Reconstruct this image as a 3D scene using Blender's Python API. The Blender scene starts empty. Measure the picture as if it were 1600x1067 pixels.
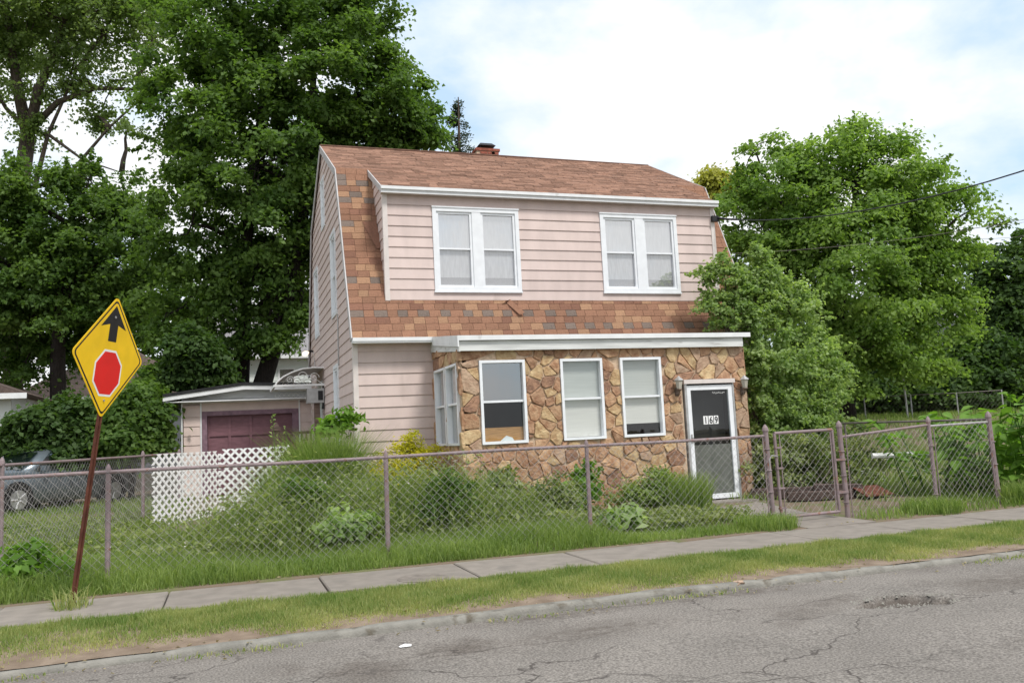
import bpy, math, random
import numpy as np
from mathutils import Vector, Matrix

random.seed(7)
S = bpy.context.scene
COL = S.collection

# ------------------------------------------------------------------ camera
CAM = Vector((-2.198, -15.504, 1.326))
c_r = Vector((0.94812616, -0.31405382, -0.04926441))
c_u = Vector((0.01225576, -0.11874439, 0.99284922))
c_f = Vector((0.31765796, 0.94195009, 0.10873569))
cd = bpy.data.cameras.new('camera')
cd.sensor_width = 36.0
cd.lens = 36.0 * 1333.0 / 1600.0
cd.clip_start = 0.05
cd.clip_end = 800
cam = bpy.data.objects.new('camera', cd)
COL.objects.link(cam)
cam.matrix_world = Matrix(((c_r.x, c_u.x, -c_f.x, CAM.x), (c_r.y, c_u.y, -c_f.y, CAM.y),
                           (c_r.z, c_u.z, -c_f.z, CAM.z), (0, 0, 0, 1)))
S.camera = cam

# ------------------------------------------------------------------ sky, sun, exposure
SUN_EL, SUN_AZ = math.radians(56), math.radians(160)      # azimuth clockwise from +Y: behind the camera, a little right
W = bpy.data.worlds.new('World')
S.world = W
W.use_nodes = True
nt = W.node_tree
nt.nodes.clear()
def N(t, tree, **kw):
    n = tree.nodes.new(t)
    for k, v in kw.items():
        setattr(n, k, v)
    return n
wo = N('ShaderNodeOutputWorld', nt)
bg = N('ShaderNodeBackground', nt)
bg.inputs['Strength'].default_value = 0.12
sky = N('ShaderNodeTexSky', nt, sky_type='NISHITA', sun_disc=False)
sky.sun_elevation = SUN_EL
sky.sun_rotation = SUN_AZ
tc = N('ShaderNodeTexCoord', nt)
mp = N('ShaderNodeMapping', nt)
mp.inputs['Scale'].default_value = (1.0, 1.0, 1.7)
mp.inputs['Location'].default_value = (0.37, 0.11, 0.0)
n1 = N('ShaderNodeTexNoise', nt)
n1.inputs['Scale'].default_value = 2.3
n1.inputs['Detail'].default_value = 7.0
n1.inputs['Roughness'].default_value = 0.55
n1.inputs['Distortion'].default_value = 0.1
rp = N('ShaderNodeValToRGB', nt)
rp.color_ramp.elements[0].position = 0.36
rp.color_ramp.elements[1].position = 0.51
n2 = N('ShaderNodeTexNoise', nt)
n2.inputs['Scale'].default_value = 4.0
n2.inputs['Detail'].default_value = 5.0
cr2 = N('ShaderNodeValToRGB', nt)
cr2.color_ramp.elements[0].color = (6.5, 6.65, 6.85, 1)
cr2.color_ramp.elements[1].color = (7.2, 7.25, 7.3, 1)
cr2.color_ramp.elements[0].position = 0.35
cr2.color_ramp.elements[1].position = 0.6
haze = N('ShaderNodeMixRGB', nt)
haze.inputs[0].default_value = 0.68
haze.inputs[2].default_value = (4.7, 6.2, 7.7, 1)
mx = N('ShaderNodeMixRGB', nt)
L = nt.links.new
L(tc.outputs['Generated'], mp.inputs['Vector'])
L(mp.outputs['Vector'], n1.inputs['Vector'])
L(mp.outputs['Vector'], n2.inputs['Vector'])
L(n1.outputs['Fac'], rp.inputs['Fac'])
L(n2.outputs['Fac'], cr2.inputs['Fac'])
L(rp.outputs['Color'], mx.inputs[0])
L(sky.outputs['Color'], haze.inputs[1])
L(haze.outputs['Color'], mx.inputs[1])
L(cr2.outputs['Color'], mx.inputs[2])
L(mx.outputs['Color'], bg.inputs['Color'])
L(bg.outputs['Background'], wo.inputs['Surface'])

sd = bpy.data.lights.new('sun', 'SUN')
sd.energy = 2.3
sd.angle = math.radians(12)
sd.color = (1.0, 0.96, 0.9)
sun = bpy.data.objects.new('sun', sd)
COL.objects.link(sun)
sdir = Vector((math.sin(SUN_AZ) * math.cos(SUN_EL), math.cos(SUN_AZ) * math.cos(SUN_EL), math.sin(SUN_EL)))
sun.rotation_euler = sdir.to_track_quat('Z', 'Y').to_euler()
sun.location = (0, -20, 30)

S.view_settings.view_transform = 'Standard'
S.view_settings.look = 'None'
S.view_settings.exposure = 0.42
S.view_settings.gamma = 1.0
S.view_settings.use_curve_mapping = False
S.render.engine = 'CYCLES'
S.cycles.use_denoising = True
S.cycles.max_bounces = 8
S.cycles.diffuse_bounces = 5
S.cycles.transmission_bounces = 8
S.cycles.transparent_max_bounces = 8

# ------------------------------------------------------------------ materials
MATS = {}
def mat(name, col, rough=0.8, var=0.12, scale=6.0, bump=0.0, bscale=40.0, col2=None, ramp=(0.35, 0.65),
        orand=0.0, attr=None, metallic=0.0, spec=0.3, stretch=None, stain=None):
    m = bpy.data.materials.new(name)
    m.use_nodes = True
    t = m.node_tree
    b = t.nodes['Principled BSDF']
    b.inputs['Roughness'].default_value = rough
    b.inputs['Metallic'].default_value = metallic
    b.inputs['Specular IOR Level'].default_value = spec
    l = t.links.new
    co = N('ShaderNodeTexCoord', t)
    vec = co.outputs['Object']
    if stretch:
        mpn = N('ShaderNodeMapping', t)
        mpn.inputs['Scale'].default_value = stretch
        l(vec, mpn.inputs['Vector'])
        vec = mpn.outputs['Vector']
    no = N('ShaderNodeTexNoise', t)
    no.inputs['Scale'].default_value = scale
    no.inputs['Detail'].default_value = 6.0
    l(vec, no.inputs['Vector'])
    r = N('ShaderNodeValToRGB', t)
    a = Vector(col)
    if col2 is None:
        r.color_ramp.elements[0].color = tuple(a * (1 - var)) + (1,)
        r.color_ramp.elements[1].color = tuple(a * (1 + var)) + (1,)
    else:
        r.color_ramp.elements[0].color = tuple(col) + (1,)
        r.color_ramp.elements[1].color = tuple(col2) + (1,)
    r.color_ramp.elements[0].position = ramp[0]
    r.color_ramp.elements[1].position = ramp[1]
    l(no.outputs['Fac'], r.inputs['Fac'])
    out = r.outputs['Color']
    def mul(out, src, lo, hi):
        mr = N('ShaderNodeMapRange', t)
        mr.inputs['To Min'].default_value = lo
        mr.inputs['To Max'].default_value = hi
        l(src, mr.inputs['Value'])
        mm = N('ShaderNodeMixRGB', t, blend_type='MULTIPLY')
        mm.inputs[0].default_value = 1.0
        l(out, mm.inputs[1])
        l(mr.outputs['Result'], mm.inputs[2])
        return mm.outputs['Color']
    if orand:
        oi = N('ShaderNodeObjectInfo', t)
        out = mul(out, oi.outputs['Random'], 1 - orand, 1 + orand)
    if attr:
        at = N('ShaderNodeAttribute', t, attribute_name='rnd')
        out = mul(out, at.outputs['Fac'], 1 - attr, 1 + attr)
    if stain:
        sn = N('ShaderNodeTexNoise', t)
        sn.inputs['Scale'].default_value = stain[0]
        sn.inputs['Detail'].default_value = 8.0
        l(vec, sn.inputs['Vector'])
        sr = N('ShaderNodeValToRGB', t)
        sr.color_ramp.elements[0].position = stain[1]
        sr.color_ramp.elements[1].position = stain[1] + 0.12
        l(sn.outputs['Fac'], sr.inputs['Fac'])
        sm = N('ShaderNodeMixRGB', t)
        l(sr.outputs['Color'], sm.inputs[0])
        l(out, sm.inputs[1])
        sm.inputs[2].default_value = tuple(stain[2]) + (1,)
        out = sm.outputs['Color']
    l(out, b.inputs['Base Color'])
    if bump:
        bn = N('ShaderNodeTexNoise', t)
        bn.inputs['Scale'].default_value = bscale
        bn.inputs['Detail'].default_value = 5.0
        l(vec, bn.inputs['Vector'])
        bp = N('ShaderNodeBump', t)
        bp.inputs['Strength'].default_value = bump
        bp.inputs['Distance'].default_value = 0.02
        l(bn.outputs['Fac'], bp.inputs['Height'])
        l(bp.outputs['Normal'], b.inputs['Normal'])
    MATS[name] = m
    return m

def leafmat(name, c1, c2, trans=0.35, rough=0.55):
    """two-tone leaf: colour runs c1..c2 by the per-leaf 'rnd' value"""
    m = bpy.data.materials.new(name)
    m.use_nodes = True
    t = m.node_tree
    b = t.nodes['Principled BSDF']
    b.inputs['Roughness'].default_value = rough
    b.inputs['Specular IOR Level'].default_value = 0.25
    l = t.links.new
    at = N('ShaderNodeAttribute', t, attribute_name='rnd')
    r = N('ShaderNodeValToRGB', t)
    r.color_ramp.elements[0].color = tuple(c1) + (1,)
    r.color_ramp.elements[1].color = tuple(c2) + (1,)
    l(at.outputs['Fac'], r.inputs['Fac'])
    l(r.outputs['Color'], b.inputs['Base Color'])
    tr = N('ShaderNodeBsdfTranslucent', t)
    br = N('ShaderNodeMixRGB', t, blend_type='MULTIPLY')
    br.inputs[0].default_value = 1.0
    br.inputs[2].default_value = (1.5, 1.6, 0.7, 1)
    l(r.outputs['Color'], br.inputs[1])
    l(br.outputs['Color'], tr.inputs['Color'])
    ms = N('ShaderNodeMixShader', t)
    ms.inputs[0].default_value = trans
    l(b.outputs[0], ms.inputs[1])
    l(tr.outputs[0], ms.inputs[2])
    l(ms.outputs[0], t.nodes['Material Output'].inputs['Surface'])
    MATS[name] = m
    return m

def glassmat(name, refl, tint=(0.97, 0.97, 0.97)):
    m = bpy.data.materials.new(name)
    m.use_nodes = True
    t = m.node_tree
    t.nodes.remove(t.nodes['Principled BSDF'])
    g = N('ShaderNodeBsdfGlossy', t)
    g.inputs['Roughness'].default_value = 0.02
    tr = N('ShaderNodeBsdfTransparent', t)
    tr.inputs['Color'].default_value = tuple(tint) + (1,)
    lw = N('ShaderNodeLayerWeight', t)             # Schlick reflectance of a thin sheet, the same from both sides
    lw.inputs['Blend'].default_value = 0.5
    pw = N('ShaderNodeMath', t, operation='POWER')
    pw.inputs[1].default_value = 5.0
    fr = N('ShaderNodeMath', t, operation='MULTIPLY_ADD')
    fr.inputs[1].default_value = 0.9
    fr.inputs[2].default_value = 0.06
    t.links.new(lw.outputs['Facing'], pw.inputs[0])
    t.links.new(pw.outputs[0], fr.inputs[0])
    ad = N('ShaderNodeMath', t, operation='ADD')
    ad.inputs[1].default_value = refl
    ad.use_clamp = True
    wn = N('ShaderNodeTexNoise', t)
    wn.inputs['Scale'].default_value = 2.5
    bp = N('ShaderNodeBump', t)
    bp.inputs['Strength'].default_value = 0.05
    bp.inputs['Distance'].default_value = 0.02
    ms = N('ShaderNodeMixShader', t)
    l = t.links.new
    l(wn.outputs['Fac'], bp.inputs['Height'])
    l(bp.outputs['Normal'], g.inputs['Normal'])
    l(fr.outputs[0], ad.inputs[0])
    l(ad.outputs[0], ms.inputs[0])
    l(tr.outputs[0], ms.inputs[1])
    l(g.outputs[0], ms.inputs[2])
    l(ms.outputs[0], t.nodes['Material Output'].inputs['Surface'])
    MATS[name] = m
    return m

mat('rake_trim', (0.47, 0.45, 0.45), 0.6, 0.1, 5)
mat('siding', (0.62, 0.505, 0.47), 0.6, 0.05, 3, 0.08, 60, orand=0.045, stretch=(1.6, 1.6, .5), stain=(1.6, 0.60, (0.53, 0.43, 0.395)))
mat('trim', (0.74, 0.75, 0.76), 0.5, 0.05, 5, stain=(3.0, 0.66, (0.45, 0.44, 0.42)))
mat('corner_trim', (0.66, 0.6, 0.57), 0.55, 0.06, 5)
mat('fascia_weathered', (0.62, 0.63, 0.62), 0.6, 0.12, 3, stretch=(0.6, 1, 5), stain=(4.0, 0.6, (0.36, 0.35, 0.33)))
mat('window_white', (0.78, 0.8, 0.83), 0.4, 0.04, 6)
mat('mortar', (0.52, 0.39, 0.28), 0.95, 0.2, 14, 0.5, 60)
STONE = []
for i, (c, c2) in enumerate((((0.34, 0.182, 0.104), (0.53, 0.345, 0.21)), ((0.39, 0.245, 0.13), (0.57, 0.425, 0.245)),
                             ((0.30, 0.16, 0.095), (0.47, 0.295, 0.185)), ((0.34, 0.22, 0.15), (0.46, 0.33, 0.23)),
                             ((0.22, 0.125, 0.085), (0.38, 0.22, 0.14)))):
    STONE.append(mat('stone_tone_%d' % i, c, 0.85, 0, 11, 1.0, 22, col2=c2, orand=0.13))
SH = [mat('shingle_rust', (0.262, 0.138, 0.088), 0.92, 0.14, 30, 0.5, 120, orand=0.16),
      mat('shingle_tan', (0.335, 0.195, 0.118), 0.92, 0.14, 30, 0.5, 120, orand=0.10),
      mat('shingle_red', (0.225, 0.113, 0.076), 0.92, 0.14, 30, 0.5, 120, orand=0.12),
      mat('shingle_grey', (0.175, 0.135, 0.113), 0.92, 0.16, 30, 0.5, 120, orand=0.12)]
mat('shingle_roof', (0.275, 0.16, 0.115), 0.92, 0.12, 20, 0.5, 90, attr=0.33)
mat('roof_deck', (0.13, 0.07, 0.05), 0.95, 0.2, 10)
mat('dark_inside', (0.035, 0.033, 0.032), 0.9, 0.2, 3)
mat('blind', (0.60, 0.61, 0.575), 0.8, 0.04, 2, stretch=(1, 1, 30))
mat('curtain', (0.70, 0.71, 0.72), 0.85, 0.08, 5, stretch=(6, 6, 1))
mat('screen_grey', (0.42, 0.42, 0.43), 0.8, 0.1, 40)
mat('reflection_grey', (0.20, 0.19, 0.17), 0.8, 0.15, 8)  # even grey painted in for the pavement mirrored low in the front door
mat('wood_honey', (0.50, 0.25, 0.09), 0.5, 0.2, 6, stretch=(1, 1, 12))
mat('brick_red', (0.28, 0.09, 0.06), 0.9, 0.25, 12, 0.4, 60)
mat('black_metal', (0.02, 0.02, 0.022), 0.5, 0.2, 10)
mat('grey_metal', (0.42, 0.42, 0.42), 0.45, 0.12, 10, metallic=0.4)
mat('bronze', (0.20, 0.15, 0.12), 0.5, 0.3, 20, metallic=0.5)
mat('lamp_glass', (0.45, 0.42, 0.36), 0.3, 0.1, 10)
mat('mauve_paint', (0.24, 0.185, 0.19), 0.6, 0.12, 9, stain=(11.0, 0.60, (0.24, 0.105, 0.06)))
mat('wire', (0.36, 0.34, 0.335), 0.5, 0.15, 8, metallic=0.3)
mat('dark_wire', (0.16, 0.14, 0.13), 0.6, 0.2, 8)
mat('rust_post', (0.115, 0.038, 0.024), 0.75, 0.25, 10, 0.2, 50)
mat('sign_yellow', (0.86, 0.54, 0.012), 0.45, 0.06, 5)
mat('sign_black', (0.014, 0.014, 0.016), 0.45, 0.1, 5)
mat('sign_red', (0.72, 0.018, 0.016), 0.4, 0.04, 5)
mat('sign_white', (0.82, 0.82, 0.82), 0.4, 0.03, 5)
mat('purple_paint', (0.185, 0.092, 0.11), 0.6, 0.12, 6, stretch=(1, 1, 3))
mat('purple_trim', (0.21, 0.13, 0.165), 0.6, 0.2, 9)
mat('garage_siding', (0.64, 0.52, 0.48), 0.65, 0.06, 4, orand=0.04)
mat('roof_black', (0.025, 0.025, 0.027), 0.9, 0.25, 12, 0.3, 60)
mat('white_siding', (0.72, 0.76, 0.74), 0.6, 0.04, 4, orand=0.03)
mat('grey_siding', (0.17, 0.18, 0.20), 0.7, 0.1, 4)
mat('grey_roof', (0.25, 0.24, 0.25), 0.9, 0.18, 9, 0.3, 50)
mat('brown_roof', (0.115, 0.085, 0.075), 0.9, 0.25, 9, 0.3, 50)
mat('lattice_white', (0.80, 0.80, 0.80), 0.5, 0.04, 6)
mat('weathered_wood', (0.17, 0.12, 0.10), 0.85, 0.3, 5, 0.4, 30, stretch=(1, 1, 6))
mat('timber_dark', (0.085, 0.06, 0.052), 0.9, 0.35, 6, 0.7, 25, stretch=(1, 6, 6))
mat('concrete', (0.235, 0.208, 0.182), 0.9, 0.10, 5, 0.25, 90, orand=0.05, stain=(2.2, 0.58, (0.19, 0.17, 0.15)))
mat('kerb_stone', (0.23, 0.22, 0.195), 0.92, 0.16, 7, 0.5, 50, stain=(6.0, 0.57, (0.13, 0.115, 0.09)))
mat('soil', (0.17, 0.125, 0.09), 0.95, 0.3, 5, 0.7, 35, col2=(0.26, 0.20, 0.15))
mat('cast_iron', (0.195, 0.17, 0.148), 0.7, 0.2, 14)
mat('bark', (0.095, 0.075, 0.062), 0.95, 0.35, 9, 0.9, 14, stretch=(3, 3, 0.6))
mat('bark_dark', (0.035, 0.028, 0.025), 0.95, 0.3, 9, 0.8, 14, stretch=(3, 3, 0.6))
mat('white_plastic', (0.8, 0.8, 0.8), 0.5, 0.03, 5)
mat('rock', (0.43, 0.31, 0.23), 0.9, 0.2, 7, 0.7, 20)
mat('car_paint', (0.155, 0.185, 0.21), 0.3, 0.04, 3, metallic=0.5, spec=0.5)
mat('tyre', (0.02, 0.02, 0.02), 0.85, 0.2, 20)
mat('alloy', (0.55, 0.56, 0.58), 0.35, 0.08, 8, metallic=0.7)
mat('car_lamp', (0.6, 0.6, 0.6), 0.15, 0.05, 8, metallic=0.3)
mat('car_tail', (0.3, 0.02, 0.02), 0.25, 0.05, 8)
glassmat('glass_bright', 0.30)
glassmat('glass', 0.02)
glassmat('glass_sky', 0.55)
glassmat('glass_mid', 0.20, (0.87, 0.87, 0.88))
glassmat('glass_storm', 0.05, (0.84, 0.86, 0.86))
glassmat('glass_dark', 0.0, (0.8, 0.85, 0.85))
glassmat('car_glass', 0.12, (0.25, 0.3, 0.3))
em = bpy.data.materials.new('lit_bulb'); em.use_nodes = True
eb = em.node_tree.nodes['Principled BSDF']
eb.inputs['Base Color'].default_value = (1, 0.8, 0.6, 1)
eb.inputs['Emission Color'].default_value = (1, 0.78, 0.52, 1)
eb.inputs['Emission Strength'].default_value = 1.4
MATS['lit_bulb'] = em
leafmat('leaf_maple', (0.055, 0.115, 0.026), (0.165, 0.26, 0.065), 0.46)
leafmat('leaf_light', (0.12, 0.185, 0.06), (0.25, 0.33, 0.13), 0.52)
leafmat('leaf_bright', (0.105, 0.195, 0.042), (0.28, 0.40, 0.105), 0.48)
leafmat('leaf_shrub', (0.15, 0.245, 0.07), (0.40, 0.50, 0.23), 0.48)
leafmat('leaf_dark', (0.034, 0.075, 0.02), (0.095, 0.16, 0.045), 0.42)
leafmat('leaf_yellow', (0.26, 0.27, 0.05), (0.50, 0.48, 0.10))
leafmat('leaf_gold', (0.22, 0.27, 0.02), (0.72, 0.62, 0.05), 0.4)
leafmat('leaf_conifer', (0.03, 0.05, 0.03), (0.075, 0.10, 0.06))
leafmat('leaf_knot', (0.085, 0.18, 0.022), (0.20, 0.35, 0.06), 0.42)
leafmat('grass_tall', (0.10, 0.175, 0.035), (0.31, 0.385, 0.13), 0.45)
leafmat('grass_verge', (0.13, 0.215, 0.05), (0.44, 0.43, 0.20), 0.4)
leafmat('weed', (0.062, 0.115, 0.030), (0.34, 0.38, 0.165), 0.42)
leafmat('grass_dry', (0.22, 0.17, 0.10), (0.42, 0.35, 0.21), 0.2)
leafmat('petal', (0.6, 0.5, 0.52), (0.8, 0.8, 0.8), 0.2)
leafmat('purple_leaf', (0.045, 0.022, 0.02), (0.12, 0.05, 0.04), 0.2)

# ------------------------------------------------------------------ mesh builder
OFF = {}
class Fr:
    """a local frame: u to the viewer's right, w up, n outwards"""
    def __init__(s, o, u, w):
        s.o, s.u, s.w = Vector(o), Vector(u).normalized(), Vector(w).normalized()
        s.n = s.u.cross(s.w)
    def p(s, u, n, w):
        return s.o + s.u * u + s.n * n + s.w * w
WORLD = Fr((0, 0, 0), (1, 0, 0), (0, 0, 1))       # u = x, n = -y, w = z
class MB:
    def __init__(s):
        s.v, s.f = [], []
    def poly(s, pts):
        b = len(s.v)
        s.v += [tuple(p) for p in pts]
        s.f.append(tuple(range(b, b + len(pts))))
    def hexa(s, p):                                # 8 points: bottom ring 0-3, top ring 4-7
        b = len(s.v)
        s.v += [tuple(q) for q in p]
        for q in ((0, 3, 2, 1), (4, 5, 6, 7), (0, 1, 5, 4), (1, 2, 6, 5), (2, 3, 7, 6), (3, 0, 4, 7)):
            s.f.append(tuple(b + i for i in q))
        return s
    def box(s, x0, x1, y0, y1, z0, z1):
        return s.hexa([(x0, y0, z0), (x1, y0, z0), (x1, y1, z0), (x0, y1, z0), (x0, y0, z1), (x1, y0, z1), (x1, y1, z1), (x0, y1, z1)])
    def fbox(s, F, u0, u1, n0, n1, w0, w1):
        return s.hexa([F.p(u0, n1, w0), F.p(u1, n1, w0), F.p(u1, n0, w0), F.p(u0, n0, w0), F.p(u0, n1, w1), F.p(u1, n1, w1), F.p(u1, n0, w1), F.p(u0, n0, w1)])
    def ring(s, F, u0, u1, w0, w1, t, n0, n1):     # rectangular frame
        s.fbox(F, u0, u1, n0, n1, w0, w0 + t); s.fbox(F, u0, u1, n0, n1, w1 - t, w1)
        s.fbox(F, u0, u0 + t, n0, n1, w0 + t, w1 - t); s.fbox(F, u1 - t, u1, n0, n1, w0 + t, w1 - t)
        return s
    def tube(s, pts, r, n=8, cap=True):
        pts = [Vector(p) for p in pts]
        rs = r if isinstance(r, (list, tuple)) else [r] * len(pts)
        rings = []
        for i, p in enumerate(pts):
            d = (pts[min(i + 1, len(pts) - 1)] - pts[max(i - 1, 0)]).normalized()
            a = d.orthogonal().normalized() if i == 0 else (a - d * a.dot(d)).normalized()
            c = d.cross(a)
            b = len(s.v)
            for k in range(n):
                t = 2 * math.pi * k / n
                s.v.append(tuple(p + (a * math.cos(t) + c * math.sin(t)) * rs[i]))
            rings.append(b)
        for i in range(len(pts) - 1):
            for k in range(n):
                k2 = (k + 1) % n
                s.f.append((rings[i] + k, rings[i] + k2, rings[i + 1] + k2, rings[i + 1] + k))
        if cap:
            s.f.append(tuple(rings[0] + k for k in range(n))[::-1]); s.f.append(tuple(rings[-1] + k for k in range(n)))
        return s
    def prism(s, F, pts, n0, n1):                  # polygon (u, w) extruded from n0 (back) to n1 (front)
        k = len(pts); b = len(s.v)
        s.v += [tuple(F.p(u, n1, w)) for u, w in pts] + [tuple(F.p(u, n0, w)) for u, w in pts]
        s.f.append(tuple(range(b, b + k))); s.f.append(tuple(range(b + 2 * k - 1, b + k - 1, -1)))
        for i in range(k):
            j = (i + 1) % k
            s.f.append((b + j, b + i, b + k + i, b + k + j))
        return s
    def build(s, name, m, parent=None, smooth=False, local=False):
        off = Vector((0, 0, 0)) if local else OFF.get(parent.name if parent else None, Vector((0, 0, 0)))
        me = bpy.data.meshes.new(name)
        me.from_pydata([(x - off.x, y - off.y, z - off.z) for x, y, z in s.v], [], s.f)
        if smooth:
            me.polygons.foreach_set('use_smooth', [True] * len(me.polygons))
        me.materials.append(MATS[m] if isinstance(m, str) else m)
        o = bpy.data.objects.new(name, me)
        COL.objects.link(o)
        if parent:
            o.parent = parent
            OFF[o.name] = off
        return o
def npmesh(name, verts, faces_idx, nper, m, parent=None, rnd=None, smooth=False):
    """big mesh from numpy: verts (V,3), faces_idx flat loop indices, nper verts per face, rnd per vertex"""
    off = OFF.get(parent.name if parent else None, Vector((0, 0, 0)))
    verts = (np.asarray(verts, dtype=np.float32) - np.array(off, dtype=np.float32))
    me = bpy.data.meshes.new(name)
    nf = len(faces_idx) // nper
    me.vertices.add(len(verts)); me.vertices.foreach_set('co', verts.ravel())
    me.loops.add(len(faces_idx)); me.loops.foreach_set('vertex_index', np.asarray(faces_idx, dtype=np.int32))
    me.polygons.add(nf); me.polygons.foreach_set('loop_start', np.arange(nf, dtype=np.int32) * nper)
    me.update(calc_edges=True)
    if rnd is not None:
        a = me.attributes.new('rnd', 'FLOAT', 'POINT')
        a.data.foreach_set('value', np.asarray(rnd, dtype=np.float32))
    if smooth:
        me.polygons.foreach_set('use_smooth', [True] * nf)
    me.materials.append(MATS[m])
    o = bpy.data.objects.new(name, me)
    COL.objects.link(o)
    if parent:
        o.parent = parent
        OFF[o.name] = off
    return o
def tag(o, label=None, cat=None, group=None, kind=None):
    if label: o['label'] = label
    if cat: o['category'] = cat
    if group: o['group'] = group
    if kind: o['kind'] = kind
    return o
def thing(name, loc, label, cat, group=None):
    o = bpy.data.objects.new(name, None)
    o.empty_display_size = 0.2
    COL.objects.link(o)
    o.location = loc
    OFF[o.name] = Vector(loc)
    return tag(o, label, cat, group)
def sst(a, b, x):
    t = min(1.0, max(0.0, (x - a) / (b - a)))
    return t * t * (3 - 2 * t)

# ------------------------------------------------------------------ the setting
ROAD_Z = -0.235
def gz(x, y):
    if y < -15.3: return -0.12
    if y < -8.2: return -0.5
    if y < -6.87: return -0.187 + 0.055 * (y + 8.2) / 1.33
    if y < -5.72: return -0.2
    z = -0.10 + 0.10 * sst(-5.0, 0.0, y) + 0.12 * sst(0, 4.5, y)
    z += 1.15 * sst(9.8, 16, x) * sst(-4.5, 6.5, y) + 0.35 * sst(6.0, 22.0, y) * sst(4, 14, x)
    z += 0.9 * sst(14, 40, y)
    z += 0.035 * math.sin(x * 1.7 + y * 0.9) * math.sin(y * 1.3 - x * 0.4) * sst(-5.6, -4.5, y)
    return z
gx = np.concatenate([np.linspace(-260, -30, 12), np.linspace(-24, -9, 11), np.linspace(-8, 14, 67), np.linspace(15, 40, 26), np.linspace(50, 300, 12)])
gy = np.concatenate([np.linspace(-260, -24, 10), [-18, -15.31, -15.29, -8.21, -8.19, -7.9, -7.5, -7.1, -6.88, -6.86, -5.73, -5.71], np.linspace(-5.5, 12, 60), np.linspace(13, 45, 33), np.linspace(55, 400, 14)])
gv = np.array([(x, y, gz(x, y)) for y in gy for x in gx])
nx = len(gx)
gi = np.array([(j * nx + i, j * nx + i + 1, (j + 1) * nx + i + 1, (j + 1) * nx + i) for j in range(len(gy) - 1) for i in range(nx - 1)]).ravel()
m = mat('ground_cover', (0.165, 0.125, 0.09), 0.95, 0.3, 3.0, 0.6, 30, col2=(0.13, 0.135, 0.06), ramp=(0.45, 0.62))
tag(npmesh('ground', gv, gi, 4, 'ground_cover', smooth=True), kind='structure')

# road: aged asphalt sheet with a worn pothole
rng = np.random.default_rng(5)
POT = (3.2, -9.5)
def roadz(x, y):
    z = ROAD_Z + 0.05 * sst(-8.3, -11.5, y) if False else ROAD_Z + 0.05 * (1 - sst(-11.8, -8.3, y))
    z += 0.006 * math.sin(x * 2.1 + y) * math.sin(y * 2.7 - x * .6)
    dx, dy = (x - POT[0]) / 0.40, (y - POT[1] - 0.1 * (x - POT[0]) * -1.0) / 0.23
    a = math.atan2(dy, dx)
    r = math.hypot(dx, dy) * (1 + 0.12 * math.sin(3 * a + 1) + 0.08 * math.sin(7 * a) + 0.05 * math.sin(13 * a))
    z -= 0.065 * (1 - sst(0.90, 1.0, r)) + 0.010 * (1 - sst(0.9, 1.9, r))
    if r < 0.95: z += 0.010 * math.sin(x * 60) * math.sin(y * 71)
    return z
def roaddark(x, y):                                # exposed base in the pothole, tar-dark worn band along the wheel track
    dx, dy = (x - POT[0]) / 0.40, (y - POT[1] + 0.1 * (x - POT[0])) / 0.23
    a = math.atan2(dy, dx)
    r = math.hypot(dx, dy) * (1 + 0.12 * math.sin(3 * a + 1) + 0.08 * math.sin(7 * a) + 0.05 * math.sin(13 * a))
    v = 1.0 * (1 - sst(0.9, 1.03, r)) * .75
    band = math.exp(-((y + 9.15 - .06 * math.sin(x * 1.3)) / .28) ** 2) * (.28 + .25 * math.sin(x * .9 + 2) + .15 * math.sin(x * 3.1)) * sst(-2.5, 1.5, x)
    edge = math.exp(-((y + 8.42) / .13) ** 2) * (.3 + .25 * math.sin(x * 1.1) + .2 * math.sin(x * 2.9 + 1))
    return min(1, max(0, max(v, band, edge)))
rx = np.unique(np.concatenate([np.linspace(-120, -8, 30), np.linspace(-8, 2.4, 60), np.linspace(2.4, 4.0, 60), np.linspace(4.0, 12, 50), np.linspace(13, 150, 30)]))
ry = np.unique(np.concatenate([np.linspace(-15.3, -10.3, 22), np.linspace(-10.3, -8.9, 50), np.linspace(-8.9, -8.22, 8)]))
rv = np.array([(x, y, roadz(x, y)) for y in ry for x in rx]); nx = len(rx)
ri = np.array([(j * nx + i, j * nx + i + 1, (j + 1) * nx + i + 1, (j + 1) * nx + i) for j in range(len(ry) - 1) for i in range(nx - 1)]).ravel()
m = mat('asphalt', (0.242, 0.222, 0.204), 0.93, 0.10, 1.3, 0.55, 120, stain=(0.9, 0.60, (0.165, 0.145, 0.13)))
t = m.node_tree
b = t.nodes['Principled BSDF']
src = b.inputs['Base Color'].links[0].from_socket
co = N('ShaderNodeTexCoord', t)
# aggregate speckle
sp = N('ShaderNodeTexNoise', t); sp.inputs['Scale'].default_value = 60.0; sp.inputs['Detail'].default_value = 3.0
t.links.new(co.outputs['Object'], sp.inputs['Vector'])
sr = N('ShaderNodeValToRGB', t)
sr.color_ramp.elements[0].position = 0.36; sr.color_ramp.elements[0].color = (0.55, 0.54, 0.53, 1)
sr.color_ramp.elements[1].position = 0.64; sr.color_ramp.elements[1].color = (1.22, 1.22, 1.2, 1)
t.links.new(sp.outputs['Fac'], sr.inputs['Fac'])
m1 = N('ShaderNodeMixRGB', t, blend_type='MULTIPLY'); m1.inputs[0].default_value = 1
t.links.new(src, m1.inputs[1]); t.links.new(sr.outputs['Color'], m1.inputs[2])
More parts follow.
